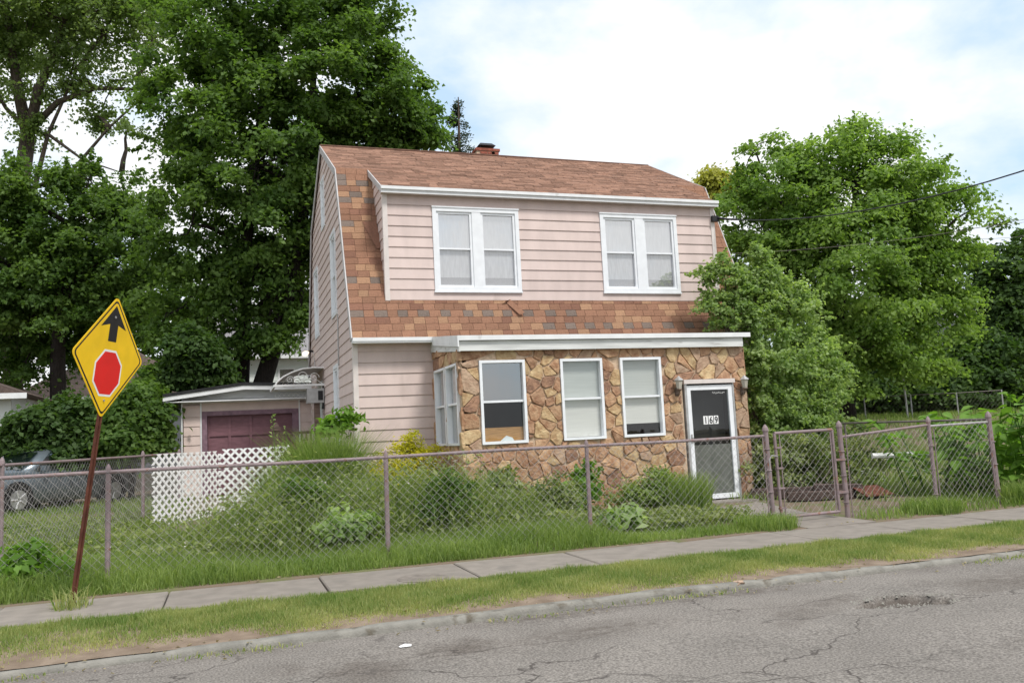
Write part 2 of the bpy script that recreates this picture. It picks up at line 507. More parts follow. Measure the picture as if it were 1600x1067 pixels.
# cracks: cell borders, wandering, shown only in some areas
wn = N('ShaderNodeTexNoise', t); wn.inputs['Scale'].default_value = 1.7; wn.inputs['Detail'].default_value = 6
t.links.new(co.outputs['Object'], wn.inputs['Vector'])
ad = N('ShaderNodeMixRGB', t, blend_type='ADD'); ad.inputs[0].default_value = 0.9
mpp = N('ShaderNodeMapping', t); mpp.inputs['Scale'].default_value = (0.55, 1.5, 1)
t.links.new(co.outputs['Object'], mpp.inputs['Vector'])
t.links.new(mpp.outputs['Vector'], ad.inputs[1]); t.links.new(wn.outputs['Color'], ad.inputs[2])
vo = N('ShaderNodeTexVoronoi', t, feature='DISTANCE_TO_EDGE'); vo.inputs['Scale'].default_value = 0.75
t.links.new(ad.outputs['Color'], vo.inputs['Vector'])
vr = N('ShaderNodeValToRGB', t)
vr.color_ramp.elements[0].position = 0.0015; vr.color_ramp.elements[0].color = (1, 1, 1, 1)
vr.color_ramp.elements[1].position = 0.011; vr.color_ramp.elements[1].color = (0, 0, 0, 1)
t.links.new(vo.outputs['Distance'], vr.inputs['Fac'])
cm = N('ShaderNodeTexNoise', t); cm.inputs['Scale'].default_value = 0.55; cm.inputs['Detail'].default_value = 3
t.links.new(co.outputs['Object'], cm.inputs['Vector'])
cmr = N('ShaderNodeValToRGB', t); cmr.color_ramp.elements[0].position = 0.40; cmr.color_ramp.elements[1].position = 0.52
t.links.new(cm.outputs['Fac'], cmr.inputs['Fac'])
cf = N('ShaderNodeMath', t, operation='MULTIPLY')
t.links.new(vr.outputs['Color'], cf.inputs[0]); t.links.new(cmr.outputs['Color'], cf.inputs[1])
m2 = N('ShaderNodeMixRGB', t); m2.inputs[2].default_value = (0.07, 0.06, 0.055, 1)
t.links.new(cf.outputs[0], m2.inputs[0]); t.links.new(m1.outputs['Color'], m2.inputs[1])
t.links.new(m2.outputs['Color'], b.inputs['Base Color'])
da = N('ShaderNodeAttribute', t, attribute_name='rnd')
dn = N('ShaderNodeTexNoise', t); dn.inputs['Scale'].default_value = 9.0; dn.inputs['Detail'].default_value = 5
t.links.new(co.outputs['Object'], dn.inputs['Vector'])
dr = N('ShaderNodeMapRange', t); dr.inputs['From Min'].default_value = .3; dr.inputs['From Max'].default_value = .65; dr.inputs['To Min'].default_value = .2; dr.inputs['To Max'].default_value = 1.5
t.links.new(dn.outputs['Fac'], dr.inputs['Value'])
dm = N('ShaderNodeMath', t, operation='MULTIPLY', use_clamp=True)
t.links.new(da.outputs['Fac'], dm.inputs[0]); t.links.new(dr.outputs['Result'], dm.inputs[1])
m3 = N('ShaderNodeMixRGB', t); m3.inputs[2].default_value = (0.095, 0.078, 0.066, 1)
t.links.new(dm.outputs[0], m3.inputs[0]); t.links.new(m2.outputs['Color'], m3.inputs[1])
t.links.new(m3.outputs['Color'], b.inputs['Base Color'])
tag(npmesh('road', rv, ri, 4, 'asphalt', smooth=True, rnd=[roaddark(a, c) for a, c, _ in rv]), kind='structure')
rg = np.random.default_rng(6)
pv, pf = [], []
for k in range(260):                               # loose gravel lying in and around the pothole
    a = rg.random() * 6.28; q = rg.random() ** .6 * 1.25
    x, y = POT[0] + .40 * q * math.cos(a), POT[1] + .23 * q * math.sin(a) - .1 * .40 * q * math.cos(a)
    r_ = rg.uniform(.005, .016); b0 = len(pv); z = roadz(x, y)
    pv += [(x - r_, y, z), (x, y - r_, z), (x + r_ * 1.2, y, z), (x, y + r_, z), (x + r_ * .2, y, z + r_ * 1.1)]
    pf += [b0, b0 + 1, b0 + 4, b0 + 1, b0 + 2, b0 + 4, b0 + 2, b0 + 3, b0 + 4, b0 + 3, b0, b0 + 4]
tag(npmesh('gravel', pv, pf, 3, 'kerb_stone'), 'loose gravel in the road pothole', 'gravel', kind='stuff')

# kerb: worn stone edge, rounded, wavering
kx = np.arange(-60, 80, 0.25)
prof = [(-8.30, -0.40), (-8.297, -0.215), (-8.288, -0.190), (-8.27, -0.180), (-8.20, -0.176), (-8.19, -0.185), (-8.188, -0.40)]
kv = []
for i, x in enumerate(kx):
    j = 0.012 * math.sin(x * 0.9) + rng.normal(0, 0.005)
    h = 0.010 * math.sin(x * 0.55 + 1) + rng.normal(0, 0.004)
    for q, (y, z) in enumerate(prof):
        kv.append((x, y + j, z + (h if 0 < q < 6 else 0)))
n = len(prof)
ki = np.array([(i * n + q, (i + 1) * n + q, (i + 1) * n + q + 1, i * n + q + 1) for i in range(len(kx) - 1) for q in range(n - 1)]).ravel()
tag(npmesh('kerb', kv, ki, 4, 'kerb_stone', smooth=True), kind='structure')

# pavement: concrete slabs, each cast separately
pav = tag(thing('pavement', (0, -6.3, -0.12), None, None), kind='structure')
joints = [-16.5, -15, -13.5, -12, -10.5, -8.95, -7.4, -5.85, -4.3, -2.79, -1.27, 0.25, 1.62, 3.1, 4.52, 5.92, 7.4, 8.9, 10.4, 11.9, 13.4, 15, 16.5, 18, 19.5, 21, 22.5, 24, 25.5, 27]
for a, c in zip(joints[:-1], joints[1:]):
    g = 0.006
    d0, d1, d2, d3 = [rng.normal(0, 0.006) for _ in range(4)]
    y0, y1 = -6.83 + rng.normal(0, 0.008), -5.74 + rng.normal(0, 0.008)
    z = -0.105
    mb = MB()
    e = 0.012
    mb.hexa([(a + g, y0, -0.3), (c - g, y0, -0.3), (c - g, y1, -0.3), (a + g, y1, -0.3), (a + g, y0, z + d0 - e), (c - g, y0, z + d1 - e), (c - g, y1, z + d2 - e), (a + g, y1, z + d3 - e)])
    mb.hexa([(a + g, y0, z + d0 - e + .001), (c - g, y0, z + d1 - e + .001), (c - g, y1, z + d2 - e + .001), (a + g, y1, z + d3 - e + .001),
             (a + g + e, y0 + e, z + d0), (c - g - e, y0 + e, z + d1), (c - g - e, y1 - e, z + d2), (a + g + e, y1 - e, z + d3)])
    mb.build('slab', 'concrete', pav)
# bare trodden soil of the verge
vx = np.arange(-30, 40, .2); vy = np.array([-8.235, -8.18, -8.05, -7.9, -7.7, -7.4, -7.1, -6.82])
vv = np.array([(a, c, gz(a, max(c, -8.19)) + .006 + .006 * math.sin(a * 5.1 + c * 9) * math.sin(a * 2.3)) for c in vy for a in vx]); nx = len(vx)
vi = np.array([(j * nx + i, j * nx + i + 1, (j + 1) * nx + i + 1, (j + 1) * nx + i) for j in range(len(vy) - 1) for i in range(nx - 1)]).ravel()
tag(npmesh('verge', vv, vi, 4, 'soil', smooth=True), kind='structure')
# path from the gate to the door, and the door step
mb = MB()
mb.hexa([(5.12, -5.76, -0.3), (6.22, -5.76, -0.3), (6.22, -4.1, -0.3), (5.2, -4.1, -0.3), (5.12, -5.76, -0.098), (6.22, -5.76, -0.092), (6.22, -4.1, -0.07), (5.2, -4.1, -0.07)])
mb.hexa([(5.22, -4.085, -0.3), (6.25, -4.085, -0.3), (6.6, -2.42, -0.3), (5.5, -2.42, -0.3), (5.22, -4.085, -0.068), (6.25, -4.085, -0.068), (6.6, -2.42, -0.04), (5.5, -2.42, -0.04)])
tag(mb.build('path', 'concrete'), kind='structure')

# ------------------------------------------------------------------ the house
HW, HD = 8.44, 8.36
EAVE, KINK, RIDGE = (-0.18, 3.19), (1.51, 6.85), (4.18, 8.25)
DV, DA, DB = 0.17, 0.66, 7.78                     # dormer wall plane and its left and right edges
PV, PL, PR = -1.93, 1.46, 6.88                    # porch front plane and its left and right edges
house = thing('house', (HW / 2, 0, 0), 'pink sided gambrel house with rust shingles and a stone front porch', 'house')
FF = Fr((0, 0, 0), (1, 0, 0), (0, 0, 1))           # front wall plane
FL = Fr((0, 0, 0), (0, -1, 0), (0, 0, 1))          # left wall plane
FD = Fr((0, DV, 0), (1, 0, 0), (0, 0, 1))          # dormer front plane
FP = Fr((0, PV, 0), (1, 0, 0), (0, 0, 1))          # porch front
FS = Fr((PL, 0, 0), (0, -1, 0), (0, 0, 1))         # porch left side
FCH = Fr((DA, 0, 0), (0, -1, 0), (0, 0, 1))        # dormer left cheek
EXPO = 0.204
def siding(parent, F, w0, w1, ext, openings=(), m='siding', expo=EXPO, name='siding_board', base=0.0):
    w = w0
    while w < w1 - 0.01:
        t = min(w + expo, w1)
        def piece(ua0, ua1, ub0, ub1, a, c):
            if max(ua1 - ua0, ub1 - ub0) < 0.015 or c - a < 0.012: return
            na, nc = base + 0.024 - 0.018 * (a - w) / expo, base + 0.024 - 0.018 * (c - w) / expo
            k = base - 0.012
            MB().hexa([F.p(ua0, na, a), F.p(ua1, na, a), F.p(ua1, k, a), F.p(ua0, k, a), F.p(ub0, nc, c), F.p(ub1, nc, c), F.p(ub1, k, c), F.p(ub0, k, c)]).build(name, m, parent)
        (a0, a1), (b0, b1) = ext(w), ext(t)
        ops = sorted([o for o in openings if o[2] < t and o[3] > w])
        if not ops:
            if a1 - a0 > 0.02: piece(a0, a1, b0, max(b1, b0 + .004), w, t)
        else:
            cur, curb = a0, b0
            for o in ops:
                piece(cur, o[0], curb, o[0], w, t)
                if o[2] > w: piece(o[0], o[1], o[0], o[1], w, o[2])
                if o[3] < t: piece(o[0], o[1], o[0], o[1], o[3], t)
                cur = curb = o[1]
            piece(cur, a1, curb, b1, w, t)
        w = t
def gprof(z):                                      # front half profile: y of the roof line at height z
    if z <= EAVE[1]: return 0.0
    if z <= KINK[1]: return max(0.0, EAVE[0] + (z - EAVE[1]) * (KINK[0] - EAVE[0]) / (KINK[1] - EAVE[1]))
    return KINK[0] + (z - KINK[1]) * (RIDGE[0] - KINK[0]) / (RIDGE[1] - KINK[1])
# side wall core + boards (left gable)
LW = [(-4.55, -3.96, 6.34, 7.45), (-2.95, -2.15, 4.02, 5.76), (-6.62, -5.78, 4.02, 5.70), (-2.93, -2.22, 1.30, 2.93), (-6.35, -5.45, 0.75, 2.80)]
sw = MB()
zz = [-0.25, 3.19, 5.0, 6.85, 7.6, 8.2]
for a, c in zip(zz[:-1], zz[1:]):
    ya, yc = gprof(a) + 0.03, gprof(c) + 0.03
    xs0, xs1 = 0.10, 0.16
    sw.hexa([(xs0, ya, a), (xs1, ya, a), (xs1, HD - ya, a), (xs0, HD - ya, a), (xs0, yc, c), (xs1, yc, c), (xs1, HD - yc, c), (xs0, HD - yc, c)])
side = sw.build('side_wall', 'dark_inside', house)
siding(side, Fr((0.0, 0, 0), (0, -1, 0), (0, 0, 1)), -0.20, 8.17, lambda z: (-(HD - gprof(z) - 0.02), -(gprof(z) + 0.02)), LW)
# right gable (plain boards)
rw = MB()
for a, c in zip(zz[:-1], zz[1:]):
    ya, yc = gprof(a) + 0.03, gprof(c) + 0.03
    rw.hexa([(HW - .1, ya, a), (HW, ya, a), (HW, HD - ya, a), (HW - .1, HD - ya, a), (HW - .1, yc, c), (HW, yc, c), (HW, HD - yc, c), (HW - .1, HD - yc, c)])
rside = rw.build('side_wall', 'siding', house)
# back wall and front lower wall
MB().box(0.1, HW - .1, HD - .1, HD, -.2, 3.2).build('back_wall', 'siding', house)
fw = MB().box(0.02, PL, 0.02, 0.14, -.25, 3.15).box(PR, HW, 0.02, 0.14, -.25, 3.15).box(PL, PR, 0.02, 0.14, -.25, 3.15).build('front_wall', 'siding', house)
siding(fw, FF, 0.11, 3.10, lambda z: (0.045, PL + 0.02))
siding(fw, FF, 0.11, 3.10, lambda z: (PR - 0.02, HW - 0.045))
MB().fbox(FF, -0.03, 0.062, -0.05, 0.034, -0.15, 3.12).build('corner_board', 'corner_trim', house)
MB().box(-0.032, 0.0, -0.02, 0.06, -0.15, 3.10).build('corner_board', 'corner_trim', house)
MB().fbox(FF, HW - 0.06, HW + 0.03, -0.05, 0.034, -0.15, 3.12).build('corner_board', 'corner_trim', house)
# ---- roof
def P3(x, yz): return (x, yz[0], yz[1])
BKINK, BEAVE = (HD - KINK[0], KINK[1]), (HD - EAVE[0], EAVE[1])
OV = 0.05
RT = (4.18, 8.27)
def slab(mb, x0, x1, a, c, t=0.07, lift=0.0):
    d = Vector((0, c[0] - a[0], c[1] - a[1])).normalized()
    nrm = Vector((0, -d.z, d.y))
    if nrm.z < 0: nrm = -nrm
    q = lambda x, p, k: Vector((x, p[0], p[1])) + nrm * k
    mb.hexa([q(x0, a, lift - t), q(x1, a, lift - t), q(x1, c, lift - t), q(x0, c, lift - t), q(x0, a, lift), q(x1, a, lift), q(x1, c, lift), q(x0, c, lift)])
rb = MB()
slab(rb, -OV, HW + OV, EAVE, KINK)
slab(rb, -OV, HW + OV, KINK, RIDGE)
slab(rb, -OV, HW + OV, RIDGE, BKINK)
slab(rb, -OV, HW + OV, BKINK, BEAVE)
DE = (0.03, 6.075)                                  # dormer eave
slab(rb, DA - 0.05, DB + 0.05, DE, (KINK[0] + 0.02, KINK[1] + 0.01), 0.05)
roof = rb.build('roof', 'roof_deck', house)
# upper slope: overlapping shingle courses, uneven tabs (too fine to count at this size)
def courses(x0f, x1f, a, c, expo, tabw, seed, zig=0.0):
    r_ = np.random.default_rng(seed)
    A, C = Vector((0, a[0], a[1])), Vector((0, c[0], c[1]))
    Ld = (C - A).length; d = (C - A).normalized(); nrm = Vector((0, -d.z, d.y))
    if nrm.z < 0: nrm = -nrm
    V, I, Rn = [], [], []
    s = 0.0
    while s < Ld:
        e = min(s + expo * 1.35, Ld)
        x, x1 = x0f(s / Ld) - r_.random() * .0, x1f(s / Ld)
        while x < x1 - 0.02:
            w = min(r_.uniform(*tabw), x1 - x)
            b0 = len(V); th = r_.uniform(0.010, 0.024); dz = r_.uniform(-0.012, 0.012)
            lo = A + d * max(s + dz, -0.02); hi = A + d * e
            for (xx, P, k) in ((x, lo, 0.0), (x + w - .006, lo, 0.0), (x + w - .006, lo, th), (x, lo, th), (x, hi, 0.004), (x + w - .006, hi, 0.004)):
                V.append((xx + P.x, P.y + nrm.y * k, P.z + nrm.z * k))
            I += [b0, b0 + 1, b0 + 2, b0 + 3, b0 + 3, b0 + 2, b0 + 5, b0 + 4]
            Rn += [r_.random()] * 6
            x += w
        s += expo
    return V, I, Rn
parts = [courses(lambda t: -OV, lambda t: HW + OV, KINK, RIDGE, 0.14, (0.14, 0.42), 1),
         courses(lambda t: DA - 0.05, lambda t: DB + 0.05, DE, KINK, 0.14, (0.14, 0.42), 2),
         courses(lambda t: -OV, lambda t: HW + OV, BKINK, RIDGE, 0.3, (0.3, 0.8), 3)]
V, I, Rn = [], [], []
for v, i, r_ in parts:
    b0 = len(V); V += v; I += [k + b0 for k in i]; Rn += r_
tag(npmesh('upper_shingles', V, I, 4, 'shingle_roof', roof, rnd=Rn), kind='stuff')
MB().tube([(-OV - .01, 4.18, 8.262), (HW * .45, 4.18, 8.268), (HW + OV + .01, 4.18, 8.245)], 0.035, 6).build('ridge_cap', 'roof_deck', roof)
# lower steep slope: tabs one by one
A = Vector((0, EAVE[0], EAVE[1])); C = Vector((0, KINK[0], KINK[1]))
ld = (C - A).length; dv = (C - A).normalized(); nv = Vector((0, -dv.z, dv.y))
tabmesh = {}
def tabme(w, k):
    if (w, k) not in tabmesh:
        mb = MB()
        h = 0.185
        mb.hexa([(0.003, -0.014, 0), (w - .003, -0.014, 0), (w - .003, 0.002, 0), (0.003, 0.002, 0), (0.003, -0.006, h), (w - .003, -0.006, h), (w - .003, 0.002, h), (0.003, 0.002, h)])
        me = bpy.data.meshes.new('shingle'); me.from_pydata(mb.v, [], mb.f); me.materials.append(SH[k]); tabmesh[(w, k)] = me
    return tabmesh[(w, k)]
basis = Matrix(((1, 0, 0), (0, -nv.y, dv.y), (0, -nv.z, dv.z))).to_4x4()
ntab = 0
rr = random.Random(3)
EX = 0.15
rest = MB()
restc = 0
def place(x, s, w, k):
    global ntab, restc
    P = A + dv * s + Vector((x, 0, 0)) + nv * 0.003
    if ntab < 300:
        o = bpy.data.objects.new('shingle', tabme(w, k)); COL.objects.link(o); o.parent = roof
        mm = basis.copy(); mm.translation = P - OFF['house'] + Vector((0, 0, rr.uniform(-.004, .004)))
        o.matrix_local = mm; ntab += 1
    else:
        F_ = Fr(P, (1, 0, 0), dv)
        rest.fbox(F_, 0.003, w - .003, -0.002, 0.012, 0, 0.17); restc += 1
nrow = int(ld / EX)
for r_ in range(nrow + 1):
    s = r_ * EX
    if s > ld - 0.05: continue
    below = s < 0.80
    spans = [(-OV, HW + OV)] if below else [(-OV, DA + 0.02)]
    for a, c in spans:
        x = a; q = 0
        while x < c - 0.05:
            w = rr.choice((0.19, 0.22, 0.25))
            if c - x - w < 0.08: w = round(c - x, 3)
            up = r_ / nrow
            if r_ == 3: k = 3 if (q % 2 == 0 and x < 4.6) else (0 if rr.random() < .7 else 1)
            elif r_ == 1: k = 3 if (q % 2 == 0 and x > 3.6) else (0 if rr.random() < .6 else 1)
            elif not below and r_ in (8, 17, 21, 22, 24, 25): k = 3 if q % 2 == (r_ // 2) % 2 else 1
            else: k = rr.choices((0, 1, 2), (5, 1.5, 2.4))[0]
            place(x, s, w, k); x += w; q += 1
for r_ in range(nrow + 1):                         # right-hand strip beside the dormer
    s = r_ * EX
    if 0.80 <= s <= ld - .05:
        x = DB - .02
        while x < HW + OV - .04:
            w = min(rr.choice((0.19, 0.22, 0.25)), HW + OV - x); ntab = max(ntab, 300); place(x, s, w, 0); x += w
if rest.v: tag(rest.build('lower_shingles', SH[0], roof), kind='stuff')
# loose curled tabs hanging off the steep slope
def slopept(x, z, n): 
    s = (z - EAVE[1]) / dv.z
    return A + dv * s + Vector((x, 0, 0)) + nv * n
mb = MB()
for (x0, z0, x1, z1, n0, n1) in ((2.98, 3.90, 3.20, 3.60, 0.02, 0.07),):
    a, c_ = slopept(x0, z0, n0), slopept(x1, z1, n1)
    w_ = Vector((0.10, 0, 0.05))
    mb.poly([a, a + w_, c_ + w_, c_]); mb.poly([a + Vector((-.10, -.02, -.06)), a + w_ * .3, a + w_, a + Vector((.02, -.06, .02))])
mb.build('loose_shingle', SH[0], roof)
mb = MB()
a = slopept(0.36, 5.62, 0.02); c_ = slopept(0.58, 5.0, 0.05)
mb.poly([a, a + Vector((.28, 0, .02)), c_ + Vector((.10, 0, .03)), c_])
mb.build('loose_shingle', SH[2], roof)
# rake boards on the left edge, eave gutter
mb = MB()
for a, c in ((EAVE, KINK), (KINK, RIDGE), (RIDGE, BKINK), (BKINK, BEAVE)):
    d = Vector((0, c[0] - a[0], c[1] - a[1])).normalized(); nn = Vector((0, -d.z, d.y)); nn = nn if nn.z > 0 else -nn
    for xx in (-OV - .022, HW + OV):
        q = lambda p, k, x: (x, p[0] + nn.y * k, p[1] + nn.z * k)
        MB().hexa([q(a, -.13, xx), q(a, -.13, xx + .022), q(c, -.13, xx + .022), q(c, -.13, xx), q(a, .015, xx), q(a, .015, xx + .022), q(c, .015, xx + .022), q(c, .015, xx)]).build('rake_board', 'rake_trim', house)
mb = MB().box(-0.06, PL + .02, -0.30, -0.15, 3.09, 3.17).box(-0.06, PL + .02, -0.315, -0.30, 3.12, 3.185)
mb.build('gutter', 'trim', house)
MB().box(-0.05, PL, -0.16, 0.0, 3.10, 3.13).build('soffit', 'corner_trim', house)
# chimney
ch = MB().box(4.22, 4.84, 5.7, 6.3, 7.0, 8.93).build('chimney', 'mortar', roof)
for k in range(26):
    z = 7.05 + 0.072 * k
    if z > 8.86: break
    for j in range(3):
        x0 = 4.215 + j * 0.21 + (0.1 if k % 2 else 0) * (j < 2)
        MB().box(x0 + .005, min(x0 + .2, 4.85), 5.685, 5.75, z, z + .062).build('brick', 'brick_red', ch)
MB().box(4.19, 4.87, 5.67, 6.33, 8.93, 9.0).build('chimney_cap', 'brick_red', roof)
mb = MB()
for x, y in ((4.36, 5.8), (4.7, 5.8), (4.36, 6.2), (4.7, 6.2)): mb.tube([(x, y, 8.99), (x, y, 9.12)], .012, 5)
mb.hexa([(4.30, 5.74, 9.11), (4.78, 5.74, 9.11), (4.78, 6.26, 9.11), (4.30, 6.26, 9.11), (4.38, 5.84, 9.20), (4.70, 5.84, 9.20), (4.70, 6.16, 9.20), (4.38, 6.16, 9.20)])
mb.build('chimney_cowl', 'black_metal', roof)
# ---- dormer
dz0, dz1 = 3.90, 6.05
dw = MB().box(DA + .02, DB - .02, DV + 0.16, DV + 0.2, dz0, dz1 - .02).build('dormer', 'dark_inside', house)
DWIN = [(1.586, 3.337, 4.117, 5.753), (5.106, 6.871, 4.117, 5.753)]
siding(dw, FD, 3.945, dz1, lambda z: (DA + .05, DB - .05), [(a + .04, c - .04, e + .04, f - .04) for a, c, e, f in DWIN])
for F_, sg in ((FCH, -1),):
    ck = MB()
    ck.prism(Fr((DA + .05, 0, 0), (0, -1, 0), (0, 0, 1)), [(-DV - .02, 3.95), (-DV - .02, 6.1), (-KINK[0], KINK[1] - .03)][::1], -0.03, -0.01)
    cko = ck.build('dormer_cheek', 'siding', house)
    def cext(z):
        yb = DV + .03 if z <= 6.09 else DV + .03 + (z - 6.09) * (KINK[0] - DV) / (KINK[1] - 6.09)
        return (-(gprof(z) + .02), -min(yb, gprof(z)))
    siding(cko, Fr((DA + .012, 0, 0), (0, -1, 0), (0, 0, 1)), 3.945, 6.80, cext)
MB().prism(Fr((DB - .02, 0, 0), (0, -1, 0), (0, 0, 1)), [(-DV - .02, 3.95), (-DV - .02, 6.1), (-KINK[0], KINK[1] - .03)], 0, 0.03).build('dormer_cheek', 'siding', house)
for x0, x1 in ((DA - .03, DA + .062), (DB - .062, DB + .03)):
    MB().box(x0, x1, DV - .034, DV + .06, 3.93, 6.02).build('corner_board', 'corner_trim', house)
MB().box(DA - 0.07, DB + 0.07, 0.0, 0.03, 5.965, 6.085).box(DA - .07, DB + .07, -.03, 0.0, 6.03, 6.09).build('fascia', 'trim', house)
MB().box(DA - .06, DB + .06, 0.03, DV + .02, 5.975, 5.99).build('soffit', 'corner_trim', house)
q = lambda x, p, k: (x, p[0], p[1] + k)
MB().hexa([q(DA - .072, DE, -.11), q(DA - .05, DE, -.11), q(DA - .05, KINK, -.10), q(DA - .072, KINK, -.10), q(DA - .072, DE, .02), q(DA - .05, DE, .02), q(DA - .05, KINK, .02), q(DA - .072, KINK, .02)]).build('rake_board', 'rake_trim', house)

# ---- windows
def sheet(F, u0, u1, n, w0, w1):
    mb = MB(); mb.poly([F.p(u0, n, w0), F.p(u1, n, w0), F.p(u1, n, w1), F.p(u0, n, w1)]); return mb
def sash_window(F, u0, u1, w0, w1, top_glass='glass_bright', low_glass='glass', fill=None, fr=0.05, deep=0.06, out=0.012, back=None, rail=None):
    wn = MB().ring(F, u0, u1, w0, w1, fr, -deep, out).build('window', 'window_white', house)
    mid = rail if rail else (w0 + w1) / 2 - 0.02
    MB().fbox(F, u0 + fr, u1 - fr, -deep * .7, out * .5, mid - .018, mid + .018).build('meeting_rail', 'window_white', wn)
    i = fr + .002
    sheet(F, u0 + i, u1 - i, -0.014, mid + .018, w1 - i).build('pane', top_glass, wn)
    sheet(F, u0 + i, u1 - i, -0.028, w0 + i, mid - .018).build('pane', low_glass, wn)
    if fill:
        for nm, mm, a, c in fill:
            MB().fbox(F, u0 + fr * .5, u1 - fr * .5, -deep - .010, -deep - .004, a, c).build(nm, mm, wn)
    return wn
for (a, c, e, f) in DWIN:
    tr = MB().ring(FD, a, c, e, f, 0.075, -0.04, 0.045)
    tr.fbox(FD, a + .785, c - .785, -0.04, 0.04, e + .075, f - .075)
    tr.fbox(FD, a - .01, c + .01, -0.02, 0.06, f - .004, f + .022)
    tr.fbox(FD, a - .01, c + .01, -0.02, 0.055, e - .03, e + .004)
    tr.build('window_trim', 'window_white', house)
    for (s0, s1) in ((a + .076, a + .784), (c - .784, c - .076)):
        sash_window(FD, s0, s1, e + .076, f - .076, 'glass_sky', 'glass_mid', [('curtain', 'curtain', e + .28, f - .05), ('valance', 'screen_grey', e + .05, e + .28)], 0.045, 0.05, 0.02, rail=4.95)
# left wall windows
for (a, c, e, f) in LW[:4]:
    MB().ring(FL, a - .04, c + .04, e - .04, f + .04, .08, -.03, .04).build('window_trim', 'window_white', house)
    sash_window(FL, a + .04, c - .04, e + .04, f - .04, 'glass', 'glass', [('curtain', 'curtain', e, f)], 0.05, 0.05, 0.02)
# side door under the awning
a, c, e, f = LW[4]
sdoor = MB().fbox(FL, a, c, -.06, -.02, e, f).build('door', 'white_siding', house)
MB().ring(FL, a - .05, c + .05, e - .02, f + .05, .08, -.04, .035).build('door_frame', 'window_white', sdoor)
# porch windows
PWIN = [(1.77, 2.57), (3.21, 3.995), (4.338, 5.137)]
WZ0, WZ1 = 1.189, 2.578
fills = [[('headboard', 'wood_honey', WZ0 + .03, 1.46)], [('blind', 'blind', WZ0 + .05, WZ1)], [('blind', 'blind', 1.42, WZ1)]]
for (a, c), fl in zip(PWIN, fills):
    wn = sash_window(FP, a, c, WZ0, WZ1, 'glass_bright' if a < 2 else 'glass_storm', 'glass_dark' if a < 2 else 'glass', fl, 0.045, 0.06, 0.055, rail=1.89)
    if a < 2:
        MB().fbox(FP, a + .1, c - .04, -.13, -.11, 1.40, 1.425).build('board_edge', 'wood_honey', wn)
        MB().prism(Fr((2.22, PV + .08, 1.235), (1, 0, 0), (0, 0, 1)), [(-.11, 0), (.13, .0), (.10, .05), (.0, .085), (-.05, .05)], -.03, .03).build('paper_item', 'white_plastic', wn)
# porch side windows
for (a, c) in ((0.21, 0.97), (1.06, 1.81)):
    sash_window(FS, a, c, 1.195, 2.56, 'glass', 'glass', [('blind', 'screen_grey', 1.2, 2.56)], 0.04, 0.05, 0.05, rail=1.89)
# ---- porch shell
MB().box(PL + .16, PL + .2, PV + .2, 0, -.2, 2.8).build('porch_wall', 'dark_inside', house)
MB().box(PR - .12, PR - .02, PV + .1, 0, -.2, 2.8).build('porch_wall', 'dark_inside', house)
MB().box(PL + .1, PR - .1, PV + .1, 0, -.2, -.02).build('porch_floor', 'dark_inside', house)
MB().box(PL + .2, PR - .1, -.06, -.02, -.2, 2.8).build('porch_back', 'dark_inside', house)
